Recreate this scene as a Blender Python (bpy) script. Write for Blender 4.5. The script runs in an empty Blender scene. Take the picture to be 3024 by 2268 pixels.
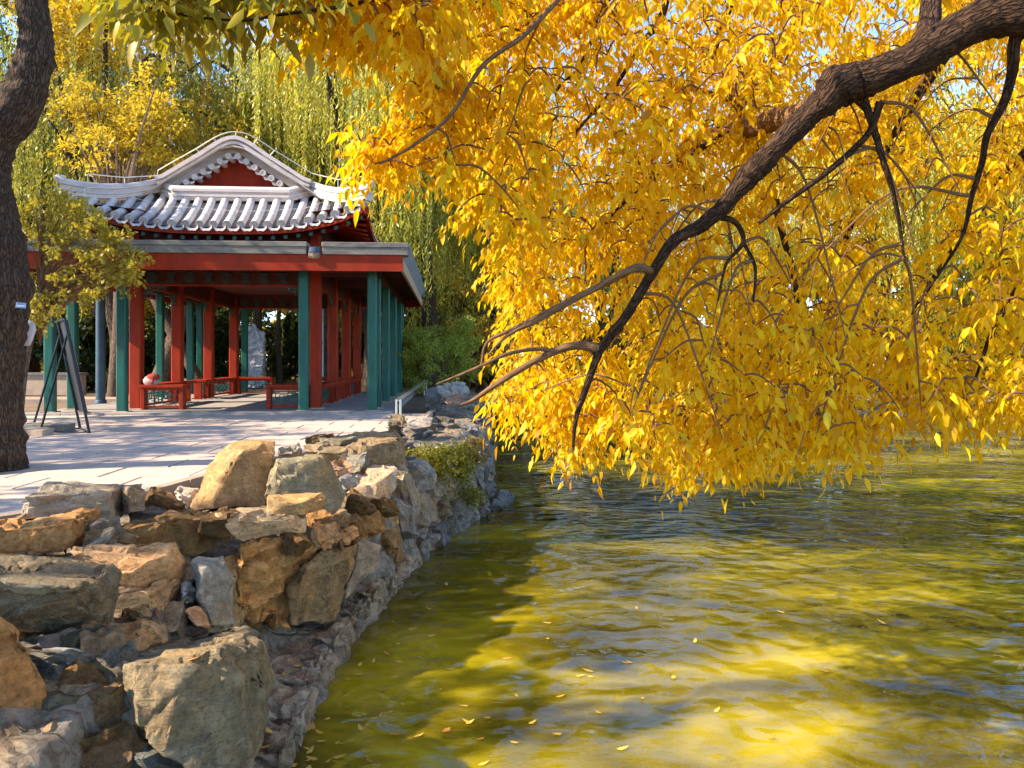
import bpy, bmesh, math, random
import numpy as np
from mathutils import Vector, Matrix, noise
R = math.radians
random.seed(7); rng = np.random.default_rng(7)
S = bpy.context.scene
C = S.collection

# ------------------------------------------------------------------ camera
F = 2300.0; CX = 1512.0; HY = 1062.0; CH = 2.10         # pixels of the photograph, camera height over the water
cam = bpy.data.cameras.new('camera'); co = bpy.data.objects.new('camera', cam); C.objects.link(co)
co.location = (0, 0, CH); co.rotation_euler = (R(90), 0, 0)
cam.sensor_width = 36; cam.lens = F * 36 / 3024; cam.shift_y = (HY - 1134) / 3024
cam.clip_start = 0.05; cam.clip_end = 2000
S.camera = co

# ------------------------------------------------------------------ sky, sun, exposure
SUN_EL = R(36); SUN_AZ = R(-106)         # azimuth from +Y, clockwise; the sun stands left and a little behind the camera
sd = Vector((math.sin(SUN_AZ) * math.cos(SUN_EL), math.cos(SUN_AZ) * math.cos(SUN_EL), math.sin(SUN_EL)))
w = bpy.data.worlds.new('World'); S.world = w; w.use_nodes = True
nt = w.node_tree; nt.nodes.clear()
sky = nt.nodes.new('ShaderNodeTexSky'); sky.sky_type = 'NISHITA'; sky.sun_disc = False
sky.sun_elevation = SUN_EL; sky.sun_rotation = SUN_AZ; sky.air_density = 1.0; sky.dust_density = 0.1; sky.ozone_density = 3.0; sky.altitude = 3000
bg = nt.nodes.new('ShaderNodeBackground'); bg.inputs['Strength'].default_value = 0.15
wo = nt.nodes.new('ShaderNodeOutputWorld')
nt.links.new(sky.outputs[0], bg.inputs[0]); nt.links.new(bg.outputs[0], wo.inputs[0])
sl = bpy.data.lights.new('sun', 'SUN'); sl.energy = 3.6; sl.angle = R(0.55); sl.color = (1.0, 0.86, 0.68)
so = bpy.data.objects.new('sun', sl); C.objects.link(so); so.location = sd * 60
so.rotation_euler = sd.to_track_quat('Z', 'Y').to_euler()
S.view_settings.view_transform = 'Standard'; S.view_settings.look = 'None'
S.view_settings.exposure = 1.90; S.view_settings.gamma = 1.0
S.render.engine = 'CYCLES'; S.cycles.use_denoising = True
S.cycles.use_adaptive_sampling = True; S.cycles.adaptive_threshold = 0.02
S.cycles.max_bounces = 6; S.cycles.diffuse_bounces = 2; S.cycles.glossy_bounces = 2; S.cycles.transmission_bounces = 4
S.cycles.transparent_max_bounces = 4; S.cycles.sample_clamp_indirect = 6.0
S.cycles.caustics_reflective = False; S.cycles.caustics_refractive = False

def at(px, py, Y):
    return Vector(((px - CX) / F * Y, Y, CH - (py - HY) / F * Y))
GZ = 1.04                                  # paving height over the water

# ------------------------------------------------------------------ materials
class NT:
    def __init__(s, name):
        s.m = bpy.data.materials.new(name); s.m.use_nodes = True
        s.t = s.m.node_tree; s.t.nodes.clear(); s.out = s.n('OutputMaterial')
    def n(s, typ, **kw):
        nd = s.t.nodes.new('ShaderNode' + typ)
        for k, v in kw.items():
            if k.startswith('i_'):
                key = k[2:].replace('_', ' ')
                nd.inputs[int(key) if key.isdigit() else key].default_value = v
            else: setattr(nd, k, v)
        return nd
    def l(s, a, b): s.t.links.new(a, b)
    def coord(s, scale=(1, 1, 1), kind='Object', rot=(0, 0, 0), loc=(0, 0, 0)):
        tc = s.n('TexCoord'); mp = s.n('Mapping'); s.l(tc.outputs[kind], mp.inputs[0])
        mp.inputs['Scale'].default_value = scale; mp.inputs['Rotation'].default_value = rot; mp.inputs['Location'].default_value = loc
        return mp.outputs[0]
    def noise(s, vec, scale, detail=4, rough=.55, dist=0.0):
        nd = s.n('TexNoise'); nd.inputs['Scale'].default_value = scale; nd.inputs['Detail'].default_value = detail
        nd.inputs['Roughness'].default_value = rough; nd.inputs['Distortion'].default_value = dist
        s.l(vec, nd.inputs['Vector']); return nd.outputs['Fac']
    def ramp(s, fac, stops, interp='LINEAR'):
        nd = s.n('ValToRGB'); cr = nd.color_ramp; cr.interpolation = interp
        while len(cr.elements) < len(stops): cr.elements.new(.5)
        for e, (p, c) in zip(cr.elements, stops):
            e.position = p; e.color = (*c, 1) if not isinstance(c, (int, float)) else (c, c, c, 1)
        s.l(fac, nd.inputs[0]); return nd.outputs[0]
    def mix(s, fac, a, b, mode='MIX'):
        nd = s.n('Mix', data_type='RGBA', blend_type=mode)
        for sock, v in ((nd.inputs[0], fac), (nd.inputs[6], a), (nd.inputs[7], b)):
            if hasattr(v, 'is_output'): s.l(v, sock)
            else: sock.default_value = v if isinstance(v, (int, float)) else (*v, 1)
        return nd.outputs[2]
    def math(s, op, a, b=0.0):
        nd = s.n('Math', operation=op)
        for sock, v in zip(nd.inputs, (a, b)):
            if hasattr(v, 'is_output'): s.l(v, sock)
            else: sock.default_value = v
        return nd.outputs[0]
    def bump(s, h, dist=.01, strength=1.0, normal=None):
        nd = s.n('Bump'); nd.inputs['Distance'].default_value = dist; nd.inputs['Strength'].default_value = strength
        s.l(h, nd.inputs['Height'])
        if normal: s.l(normal, nd.inputs['Normal'])
        return nd.outputs[0]
    def bsdf(s, col, rough=.7, normal=None, spec=.3, metal=0.0):
        p = s.n('BsdfPrincipled')
        for k, v in (('Base Color', col), ('Roughness', rough)):
            if hasattr(v, 'is_output'): s.l(v, p.inputs[k])
            else: p.inputs[k].default_value = v if isinstance(v, (int, float)) else (*v, 1)
        p.inputs['Specular IOR Level'].default_value = spec; p.inputs['Metallic'].default_value = metal
        if normal: s.l(normal, p.inputs['Normal'])
        s.l(p.outputs[0], s.out.inputs[0]); return p
M = {}
def leaf_mat(name, stops, trans=.45, objcol=False, gloss=.03, tgain=1.0):
    b = NT(name)
    g = b.n('NewGeometry'); oi = b.n('ObjectInfo')
    r = b.math('FRACT', b.math('ADD', g.outputs['Random Per Island'], oi.outputs['Random']))
    col = b.ramp(r, stops)
    if objcol: col = b.mix(1.0, col, oi.outputs['Color'], 'MULTIPLY')
    d = b.n('BsdfDiffuse'); t = b.n('BsdfTranslucent'); gl = b.n('BsdfGlossy'); gl.inputs['Roughness'].default_value = .42
    b.l(col, d.inputs[0])
    tc = b.mix(1.0, col, (tgain, tgain, tgain * .7), 'MULTIPLY'); b.l(tc, t.inputs[0])
    m1 = b.n('MixShader'); m1.inputs[0].default_value = trans; b.l(d.outputs[0], m1.inputs[1]); b.l(t.outputs[0], m1.inputs[2])
    m2 = b.n('MixShader'); m2.inputs[0].default_value = gloss; b.l(m1.outputs[0], m2.inputs[1]); b.l(gl.outputs[0], m2.inputs[2])
    b.l(m2.outputs[0], b.out.inputs[0]); M[name] = b.m
leaf_mat('yellow_leaf', [(0, (.50, .22, .008)), (.08, (.72, .39, .004)), (.4, (.86, .51, .004)), (.7, (.92, .61, .006)), (.92, (.94, .71, .025)), (1, (.50, .48, .02))], .6, gloss=.012)
leaf_mat('olive_leaf', [(0, (.20, .19, .015)), (.4, (.34, .27, .015)), (.75, (.50, .38, .02)), (1, (.15, .16, .015))], .5)
leaf_mat('willow_leaf', [(0, (.5, .5, .5)), (.5, (.8, .8, .8)), (1, (1.15, 1.12, 1.0))], .45, True)
leaf_mat('broad_leaf', [(0, (.55, .5, .5)), (.5, (.85, .82, .8)), (1, (1.2, 1.2, 1.0))], .45, True)
leaf_mat('fallen_leaf', [(0, (.62, .36, .05)), (.5, (.75, .52, .10)), (1, (.55, .25, .05))], .2)

def bark(name, c1, c2, scale=9, stretch=.22, bumpd=.03, attr=False):
    b = NT(name); v = b.coord((1, 1, stretch))
    if attr:                                                    # coordinates that follow the limb: round it and along it
        an = b.n('Attribute'); an.attribute_name = 'bk'; mp = b.n('Mapping'); mp.inputs['Scale'].default_value = (1, 1, stretch); b.l(an.outputs['Vector'], mp.inputs[0]); v = mp.outputs[0]
    vo = b.n('TexVoronoi', feature='DISTANCE_TO_EDGE'); vo.inputs['Scale'].default_value = scale
    wv = b.n('Mapping'); nz = b.n('TexNoise'); nz.inputs['Scale'].default_value = scale * .8; b.l(v, nz.inputs[0])
    b.l(b.mix(3.2 / scale, v, nz.outputs['Color'], 'ADD'), vo.inputs['Vector'])
    h = b.ramp(vo.outputs['Distance'], [(0, 0.0), (.12, .6), (.4, 1.0)])
    n2 = b.noise(v, scale * 3, 6, .65)
    hh = b.math('ADD', h, b.math('MULTIPLY', n2, .7))
    col = b.mix(b.math('MULTIPLY', hh, .62), c1, c2)
    b.bsdf(col, .9, b.bump(hh, bumpd, 1.0), .15); M[name] = b.m
bark('bark_dark', (.008, .006, .004), (.165, .108, .070), 32, .22, .026, True)
bark('bark_willow', (.020, .013, .009), (.15, .105, .07), 12, .2, .03)
bark('bark_branch', (.007, .004, .003), (.105, .056, .030), 48, .26, .014, True)
bark('bark_twig', (.08, .04, .018), (.27, .145, .068), 60, .12, .002, True)
bark('bark_far', (.05, .035, .025), (.26, .18, .12), 22, .2, .02, True)

def rockmat():
    b = NT('rock'); v = b.coord(); oi = b.n('ObjectInfo')
    off = b.n('VectorMath', operation='ADD'); sc = b.n('VectorMath', operation='SCALE')
    b.l(oi.outputs['Location'], sc.inputs[0]); sc.inputs['Scale'].default_value = 3.7
    b.l(v, off.inputs[0]); b.l(sc.outputs[0], off.inputs[1]); v = off.outputs[0]
    st = b.n('Mapping'); st.inputs['Scale'].default_value = (1.2, 1.2, 7); st.inputs['Rotation'].default_value = (.25, .18, 0); b.l(v, st.inputs[0])
    big = b.noise(v, 2.6, 5, .6); mid = b.noise(v, 8, 8, .68, .4); fine = b.noise(v, 42, 9, .75); lay = b.noise(st.outputs[0], 5, 7, .68, .6)
    base = oi.outputs['Color']
    warm = b.mix(1.0, base, (1.32, 1.0, .68), 'MULTIPLY'); cool = b.mix(1.0, base, (.97, .94, .87), 'MULTIPLY')
    c = b.mix(b.ramp(big, [(.36, 0.), (.62, 1.)]), warm, cool)
    c = b.mix(b.ramp(mid, [(.40, .62), (.62, 0.)]), c, b.mix(1.0, base, (.42, .38, .33), 'MULTIPLY'))
    c = b.mix(b.ramp(lay, [(.58, 0.), (.70, .55)]), c, b.mix(1.0, base, (1.55, 1.5, 1.4), 'MULTIPLY'))
    c = b.mix(b.ramp(fine, [(.36, .75), (.52, 0.)]), c, b.mix(1.0, base, (.34, .30, .26), 'MULTIPLY'))
    lichen = b.ramp(b.noise(v, 5.5, 6, .7, .8), [(.62, 0.), (.70, .35)])
    c = b.mix(lichen, c, (.20, .205, .15))
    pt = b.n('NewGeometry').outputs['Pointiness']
    c = b.mix(b.ramp(pt, [(.51, 0.), (.57, .55)]), c, b.mix(1.0, base, (1.5, 1.42, 1.3), 'MULTIPLY'))       # paler along convex edges
    c = b.mix(b.ramp(pt, [(.43, .7), (.49, 0.)]), c, b.mix(1.0, base, (.35, .30, .24), 'MULTIPLY'))          # darker in the concave creases
    h = b.math('ADD', b.math('MULTIPLY', mid, .9), b.math('MULTIPLY', fine, .35))
    h = b.math('ADD', h, b.math('MULTIPLY', lay, .8))
    vo = b.n('TexVoronoi', feature='DISTANCE_TO_EDGE'); vo.inputs['Scale'].default_value = 3.2
    b.l(b.mix(.35, v, b.n('TexNoise').outputs['Color'], 'ADD'), vo.inputs['Vector'])
    crack = b.ramp(vo.outputs['Distance'], [(0, 0.), (.02, 1.)])
    h = b.math('ADD', h, b.math('MULTIPLY', crack, .12))
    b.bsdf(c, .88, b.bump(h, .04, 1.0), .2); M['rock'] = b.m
rockmat()
def mortar():
    b = NT('mortar'); v = b.coord(); big = b.noise(v, 1.6, 5, .6); mid = b.noise(v, 7, 8, .7); fine = b.noise(v, 40, 8, .75)
    vo = b.n('TexVoronoi', feature='DISTANCE_TO_EDGE'); vo.inputs['Scale'].default_value = 4.5
    nz = b.n('TexNoise'); nz.inputs['Scale'].default_value = 3; b.l(v, nz.inputs[0]); b.l(b.mix(.4, v, nz.outputs['Color'], 'ADD'), vo.inputs['Vector'])
    vc = b.n('TexVoronoi'); vc.inputs['Scale'].default_value = 4.5; b.l(b.mix(.4, v, nz.outputs['Color'], 'ADD'), vc.inputs['Vector'])
    c = b.ramp(big, [(.35, (.50, .32, .16)), (.5, (.42, .32, .21)), (.65, (.36, .33, .27))])
    c = b.mix(1.0, c, b.ramp(b.n('SeparateColor').outputs[0] if False else vc.outputs['Distance'], [(0, 1.15), (.6, .85)]), 'MULTIPLY')
    c = b.mix(b.ramp(mid, [(.38, .75), (.55, 0.)]), c, (.12, .075, .035))
    c = b.mix(b.ramp(fine, [(.36, .6), (.5, 0.)]), c, (.09, .06, .035))
    c = b.mix(b.ramp(vo.outputs['Distance'], [(0, .35), (.03, 0.)]), c, (.10, .07, .045))
    h = b.math('ADD', b.math('ADD', mid, b.math('MULTIPLY', fine, .4)), b.ramp(vo.outputs['Distance'], [(0, .35), (.10, .9)]))
    b.bsdf(c, .92, b.bump(h, .04, 1.0), .15); M['mortar'] = b.m
mortar()
def simple(name, col, rough=.6, var=.25, scale=6, bumpd=.002, spec=.3, metal=0., stain=None, objcol=False, stretch=(1, 1, 1)):
    b = NT(name); v = b.coord(stretch); n1 = b.noise(v, scale, 6, .62); n2 = b.noise(v, scale * 9, 5, .7)
    if objcol: col = b.n('ObjectInfo').outputs['Color']
    c = b.mix(b.ramp(n1, [(.3, 0.), (.7, 1.)]), b.mix(1., col, (1 - var, 1 - var, 1 - var), 'MULTIPLY'), b.mix(1., col, (1 + var, 1 + var, 1 + var), 'MULTIPLY'))
    c = b.mix(b.ramp(n2, [(.35, .35), (.55, 0.)]), c, b.mix(1., col, (.5, .48, .46), 'MULTIPLY'))
    if stain: c = b.mix(b.ramp(b.noise(v, scale * .7, 8, .7), [(.52, 0.), (.66, stain[3])]), c, stain[:3])
    h = b.math('ADD', n1, b.math('MULTIPLY', n2, .5))
    b.bsdf(c, rough, b.bump(h, bumpd, 1.), spec, metal); M[name] = b.m
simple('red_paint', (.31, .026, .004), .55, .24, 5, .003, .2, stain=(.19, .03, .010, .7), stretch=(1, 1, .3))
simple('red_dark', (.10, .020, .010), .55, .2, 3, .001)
simple('green_paint', (.012, .105, .072), .45, .28, 5, .003, .3, stain=(.03, .065, .05, .7), stretch=(1, 1, .3))
simple('green_lattice', (.018, .085, .062), .5, .2, 5)
simple('medallion', (.07, .085, .075), .6, .2, 8)
simple('roof_tile', (.62, .55, .50), .75, .14, 4, .004, .2, stain=(.25, .25, .26, .5))
simple('roof_pan', (.32, .31, .31), .8, .25, 5, .004, .2)
simple('ridge', (.62, .53, .48), .8, .12, 3, .004, .2, stain=(.33, .30, .28, .55), stretch=(1, 1, 3))
simple('coping', (.215, .195, .16), .85, .3, 3, .006, .2, stain=(.08, .08, .07, .7), stretch=(1, 1, 4))
simple('coping_blue', (.24, .26, .28), .8, .2, 3, .004)
simple('tan_board', (.42, .30, .18), .7, .2, 4, .003)
simple('paving', (.56, .425, .325), .78, .10, 3, .0025, .25, stain=(.36, .27, .21, .75), objcol=False)
simple('joint', (.06, .045, .04), .95, .3, 12, .004)
simple('kerb', (.40, .29, .20), .85, .15, 4, .003)
simple('floor_stone', (.33, .29, .25), .75, .15, 3, .003)
simple('earth', (.20, .135, .075), .95, .35, 1.3, .03)
simple('bed', (.05, .05, .02), .95, .3, 1.3, .02)
simple('steel', (.62, .60, .54), .32, .08, 20, .0003, .5, .9)
simple('wire', (.62, .58, .50), .5, .1, 20, .0003, .4, .4)
simple('black_metal', (.02, .02, .022), .45, .2, 20, .0005)
simple('pale_panel', (.80, .76, .68), .6, .1, 6, .0005)
simple('pale_cloth', (.52, .54, .56), .85, .1, 6, .004)
simple('stone_block', (.16, .15, .13), .9, .25, 9, .008)
simple('white_stone', (.80, .80, .80), .85, .14, 2.2, .03, .2, stain=(.34, .34, .36, .6))
simple('blue_paint', (.045, .085, .115), .5, .25, 4)
simple('white_paint', (.72, .74, .76), .5, .06, 5)
simple('spout_blue', (.05, .07, .12), .5, .2, 9)
simple('spout_cream', (.30, .20, .12), .7, .2, 14, .01)
simple('tint', (1, 1, 1), .85, .12, 9, .004, .15, objcol=True)
simple('tag_blue', (.16, .30, .50), .4, .05, 9)

def water():
    b = NT('water'); tc = b.n('TexCoord')
    def mp(sc, rot=0):
        m = b.n('Mapping'); b.l(tc.outputs['Object'], m.inputs[0]); m.inputs['Scale'].default_value = sc; m.inputs['Rotation'].default_value = (0, 0, rot); return m.outputs[0]
    a = b.noise(mp((1.0, 1.0, 1), .5), 2.6, 0, .4, .8)         # slow rounded swell that swirls the reflections
    e = b.noise(mp((1.0, 1.2, 1), 1.1), 5.5, 0, .4, .5)
    c = b.noise(mp((.8, 1.6, 1), -.35), 8.0, 1, .5, .3)        # wind ripples
    d = b.noise(mp((.7, 1.5, 1), -.2), 20.0, 1, .5, .2)
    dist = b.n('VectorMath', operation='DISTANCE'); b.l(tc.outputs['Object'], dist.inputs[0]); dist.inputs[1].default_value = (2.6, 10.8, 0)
    gust = b.ramp(b.math('DIVIDE', dist.outputs['Value'], 10.0), [(.14, 1.), (.42, 0.)])      # a gust roughens the middle of the pond
    patch = b.math('ADD', b.ramp(b.noise(mp((.35, .5, 1)), .8, 2, .5), [(.40, .06), (.65, .5)]), b.math('MULTIPLY', gust, .5))
    h = b.math('ADD', b.math('MULTIPLY', a, 1.25), b.math('MULTIPLY', e, .42))
    h = b.math('ADD', h, b.math('MULTIPLY', b.math('MULTIPLY', c, .42), patch))
    h = b.math('ADD', h, b.math('MULTIPLY', b.math('MULTIPLY', d, .13), patch))
    g = b.noise(mp((.75, 1.25, 1), -.3), 3.4, 1, .45, .4)      # the gust's own short waves
    h = b.math('ADD', h, b.math('MULTIPLY', b.math('MULTIPLY', g, 1.9), gust))
    nrm = b.bump(h, .026, 1.0)
    m = b.noise(mp((.45, .9, 1), .4), .8, 4, .55, .7)          # clouds of silt
    col = b.ramp(m, [(.36, (.036, .029, .002)), (.5, (.12, .093, .003)), (.66, (.37, .285, .007))])
    col = b.mix(1.0, col, b.ramp(b.math('DIVIDE', dist.outputs['Value'], 10.0), [(.12, .28), (.42, 1.)]), 'MULTIPLY')     # tree shade over mid-pond, put into the water colour
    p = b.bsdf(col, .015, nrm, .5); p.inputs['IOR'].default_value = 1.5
    p.subsurface_method = 'BURLEY'; p.inputs['Subsurface Weight'].default_value = 1.0; p.inputs['Subsurface Radius'].default_value = (1.0, .9, .25); p.inputs['Subsurface Scale'].default_value = .10
    M['water'] = b.m
water()

# ------------------------------------------------------------------ mesh helpers
class MB:
    def __init__(s): s.v = []; s.f = []
    def add(s, vs, fs):
        o = len(s.v); s.v += [tuple(v) for v in vs]; s.f += [tuple(i + o for i in f) for f in fs]; return s
    def box(s, x0, x1, y0, y1, z0, z1, ch=0.0):
        if ch <= 0:
            return s.add([(x0, y0, z0), (x1, y0, z0), (x1, y1, z0), (x0, y1, z0), (x0, y0, z1), (x1, y0, z1), (x1, y1, z1), (x0, y1, z1)],
                  [(3, 2, 1, 0), (4, 5, 6, 7), (0, 1, 5, 4), (1, 2, 6, 5), (2, 3, 7, 6), (3, 0, 4, 7)])
        ring = lambda z, e: [(x0 + ch + e, y0 + e, z), (x1 - ch - e, y0 + e, z), (x1 - e, y0 + ch + e, z), (x1 - e, y1 - ch - e, z), (x1 - ch - e, y1 - e, z), (x0 + ch + e, y1 - e, z), (x0 + e, y1 - ch - e, z), (x0 + e, y0 + ch + e, z)]
        vs = ring(z0, 0) + ring(z1 - ch * .6, 0) + ring(z1, ch * .6); fs = []
        for k in (0, 8):
            fs += [(k + i, k + (i + 1) % 8, k + 8 + (i + 1) % 8, k + 8 + i) for i in range(8)]
        return s.add(vs, fs + [tuple(range(16, 24)), tuple(range(7, -1, -1))])
    def tube(s, pts, rad, n=8, cap=True):
        pts = [Vector(p) for p in pts]
        if isinstance(rad, (int, float)): rad = [rad] * len(pts)
        up = None; vs = []
        for i, p in enumerate(pts):
            t = (pts[min(i + 1, len(pts) - 1)] - pts[max(i - 1, 0)])
            t = t.normalized() if t.length > 1e-9 else Vector((0, 0, 1))
            if up is None: up = t.orthogonal().normalized()
            up = (up - t * up.dot(t)); up = up.normalized() if up.length > 1e-6 else t.orthogonal().normalized()
            sd_ = t.cross(up)
            for k in range(n):
                a = 2 * math.pi * k / n; vs.append(p + (up * math.cos(a) + sd_ * math.sin(a)) * rad[i])
        fs = [(i * n + k, i * n + (k + 1) % n, (i + 1) * n + (k + 1) % n, (i + 1) * n + k) for i in range(len(pts) - 1) for k in range(n)]
        if cap: fs += [tuple(range(n - 1, -1, -1)), tuple(range((len(pts) - 1) * n, len(pts) * n))]
        return s.add(vs, fs)
    def loft(s, rows, close=False):
        n = len(rows[0]); vs = [p for r in rows for p in r]
        fs = [(i * n + k, i * n + (k + 1) % n, (i + 1) * n + (k + 1) % n, (i + 1) * n + k) for i in range(len(rows) - 1) for k in range(n if close else n - 1)]
        return s.add(vs, fs)
    def mesh(s, name, smooth=None):
        me = bpy.data.meshes.new(name); me.from_pydata(s.v, [], s.f); me.update()
        if smooth is not None:
            me.polygons.foreach_set('use_smooth', [True] * len(me.polygons)); me.set_sharp_from_angle(angle=R(smooth))
        return me
def obj(name, me, mat, parent=None, loc=None, color=None):
    o = bpy.data.objects.new(name, me)
    if mat and not (len(me.materials)): me.materials.append(M[mat])
    C.objects.link(o)
    if parent: o.parent = parent
    if loc is not None: o.location = loc
    if color: o.color = (*color, 1)
    return o
def tag(o, label=None, cat=None, group=None, kind=None):
    if label: o['label'] = label
    if cat: o['category'] = cat
    if group: o['group'] = group
    if kind: o['kind'] = kind
    return o
def empty(name, loc, label, cat, group=None, rz=0):
    o = bpy.data.objects.new(name, None); C.objects.link(o); o.location = loc; o.rotation_euler = (0, 0, rz); o.empty_display_size = .2
    return tag(o, label, cat, group)
def part(name, mb, mat, parent, smooth=None, color=None, local=True, kind=None):
    """mb in the parent's local frame (local) or in world axes around an unrotated parent"""
    if not local:
        off = Vector((0, 0, 0)); q = parent
        while q: off += q.location; q = q.parent
        mb.v = [(v[0] - off.x, v[1] - off.y, v[2] - off.z) for v in mb.v]
    o = obj(name, mb.mesh(name, smooth), mat, parent, color=color)
    if kind: o['kind'] = kind
    return o
def mesh_np(name, V, quads=None, tris=None, smooth=False):
    me = bpy.data.meshes.new(name); V = np.asarray(V, np.float32)
    me.vertices.add(len(V)); me.vertices.foreach_set('co', V.ravel())
    nq = 0 if quads is None else len(quads); ntr = 0 if tris is None else len(tris)
    me.loops.add(nq * 4 + ntr * 3); me.polygons.add(nq + ntr)
    idx = np.concatenate([(quads.ravel() if nq else np.zeros(0)), (tris.ravel() if ntr else np.zeros(0))]).astype(np.int32)
    me.loops.foreach_set('vertex_index', idx)
    ls = np.concatenate([np.arange(nq) * 4, nq * 4 + np.arange(ntr) * 3]).astype(np.int32)
    me.polygons.foreach_set('loop_start', ls)
    if smooth: me.polygons.foreach_set('use_smooth', np.ones(nq + ntr, bool))
    me.update(calc_edges=True); return me
def norm(a): return a / np.maximum(np.linalg.norm(a, axis=-1, keepdims=True), 1e-9)
def leaf_frames(D, Nn):
    D = norm(D); X = np.cross(Nn, D); bad = np.linalg.norm(X, axis=1) < 1e-3
    X[bad] = np.cross(np.array([[.3, .5, .8]]), D[bad]); X = norm(X); return D, X, np.cross(D, X)
def leaves_full(P, D, Nn, L, W):
    """lanceolate leaflets, 8 vertices, folded along the rib and drooping at the tip"""
    D, X, Z = leaf_frames(D, Nn); L = L[:, None]; W = W[:, None]; n = len(P); dr = rng.uniform(.02, .4, (n, 1))
    pt = lambda a, b, c: P + D * L * a + X * W * b + Z * (c * W - dr * L * a * a)
    V = np.stack([pt(0, 0, 0), pt(.32, -.5, .16), pt(.30, 0, 0), pt(.32, .5, .16), pt(.68, -.36, .12), pt(.68, 0, 0), pt(.68, .36, .12), pt(1, 0, 0)], 1)
    b = (np.arange(n) * 8)[:, None]
    q = np.concatenate([b + np.array([[2, 3, 6, 5]]), b + np.array([[1, 2, 5, 4]])])
    t = np.concatenate([b + np.array([[0, 3, 2]]), b + np.array([[0, 2, 1]]), b + np.array([[5, 6, 7]]), b + np.array([[5, 7, 4]])])
    return V.reshape(-1, 3), q, t
def leaves_quad(P, D, Nn, L, W):
    D, X, Z = leaf_frames(D, Nn); L = L[:, None]; W = W[:, None]; n = len(P)
    V = np.stack([P, P + D * L * .45 - X * W * .5 + Z * W * .15, P + D * L, P + D * L * .45 + X * W * .5 + Z * W * .15], 1)
    b = (np.arange(n) * 4)[:, None]
    return V.reshape(-1, 3), b + np.array([[0, 3, 2, 1]]), None
def rvec(n): return norm(rng.normal(size=(n, 3)))

def in_poly(px, py, poly):
    inside = np.zeros(len(px), bool); j = len(poly) - 1
    for i in range(len(poly)):
        xi, yi = poly[i]; xj, yj = poly[j]
        c = ((yi > py) != (yj > py)) & (px < (xj - xi) * (py - yi) / (yj - yi + 1e-9) + xi); inside ^= c; j = i
    return inside

# ================================================================== THE SETTING
PA = R(4.5)                                                     # the pavilion and the paving are turned by 4.5 degrees
PO = Vector((-2.78, 15.5, GZ))                                  # foot of the pavilion's front right post
def uv(u, v, z=0): return Vector((PO.x + u * math.cos(PA) - v * math.sin(PA), PO.y + u * math.sin(PA) + v * math.cos(PA), PO.z + z))
def interp(tab, y): return float(np.interp(y, [t[0] for t in tab], [t[1] for t in tab]))
WL = [(-2, -1.0), (2.5, -1.1), (4.0, -1.15), (5.3, -1.24), (6.6, -1.10), (7.7, -1.02), (9.0, -.86), (10.3, -.42), (12.8, -.36), (16, -.45), (25, -.8), (31, -1.2)]   # waterline x(y)
KL = [(-2, -4.6), (4.0, -4.3), (5.26, -3.46), (6.0, -2.95), (7.2, -2.86), (9.3, -2.3), (11.3, -1.75), (13, -1.6), (16, -1.7), (25, -1.9), (31, -2.2)]         # edge of the paving x(y)

mb = MB(); mb.add([(-900, -900, -.9), (900, -900, -.9), (900, 900, -.9), (-900, 900, -.9)], [(0, 1, 2, 3)])
tag(obj('pond_bed', mb.mesh('pond_bed'), 'bed'), kind='structure')
mb = MB(); mb.add([(-6, -8, 0), (60, -8, 0), (60, 31, 0), (-6, 31, 0)], [(0, 1, 2, 3)])
tag(obj('water', mb.mesh('water'), 'water'), kind='structure')
# land left of the pond, with a gently uneven skin
ys = list(np.arange(-14, 40, .5)) + [50, 70, 110, 200, 400]
xs_n = [0, -.5, -1.2, -2.5, -5, -9, -14, -20, -30, -50, -100, -400]
rows = []
for y in ys:
    k = interp(KL, y) + .1; row = [(k + .02, y, -.5)]
    for d in xs_n: row.append((k + d, y, GZ - .05 + (0 if d > -9 else .05 * noise.noise((d * .3, y * .3, 0)))))
    rows.append(row)
tag(obj('ground', MB().loft(rows).mesh('ground', 40), 'earth'), kind='structure')
# far shore and the bank right of the pond
far = [(-1.4, 29.6), (2, 30.5), (5, 29.2), (9, 29.4), (13, 28.6), (17, 28.8), (22, 28.5), (30, 27), (60, 24)]
rows = []
for x in np.arange(-1.4, 60, .7):
    y0 = interp(far, x) + .15 * noise.noise((x * 1.3, 0, 0))
    rows.append([(x, y0, -.6), (x, y0 + .1, .35), (x, y0 + .35, .62), (x, y0 + 1.5, .72), (x, y0 + 6, .85), (x, 60, 1.0), (x, 140, 1.2), (x, 400, 1.2)])
tag(obj('far_bank', MB().loft(rows).mesh('far_bank', 40), 'earth'), kind='structure')
rows = []
for y in np.arange(-12, 6.1, .4):
    x0 = 3.35 + .12 * noise.noise((0, y * 1.4, 0)) + max(0, y - 3) * .5
    rows.append([(x0, y, -.6), (x0 + .1, y, .3), (x0 + .4, y, .5), (x0 + 4, y, .6), (x0 + 40, y, .7)])
rows.append([(p[0] + .8, 6.4, -.7) for p in rows[-1]])
tag(obj('near_bank', MB().loft(rows).mesh('near_bank', 40), 'earth'), kind='structure')

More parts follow.
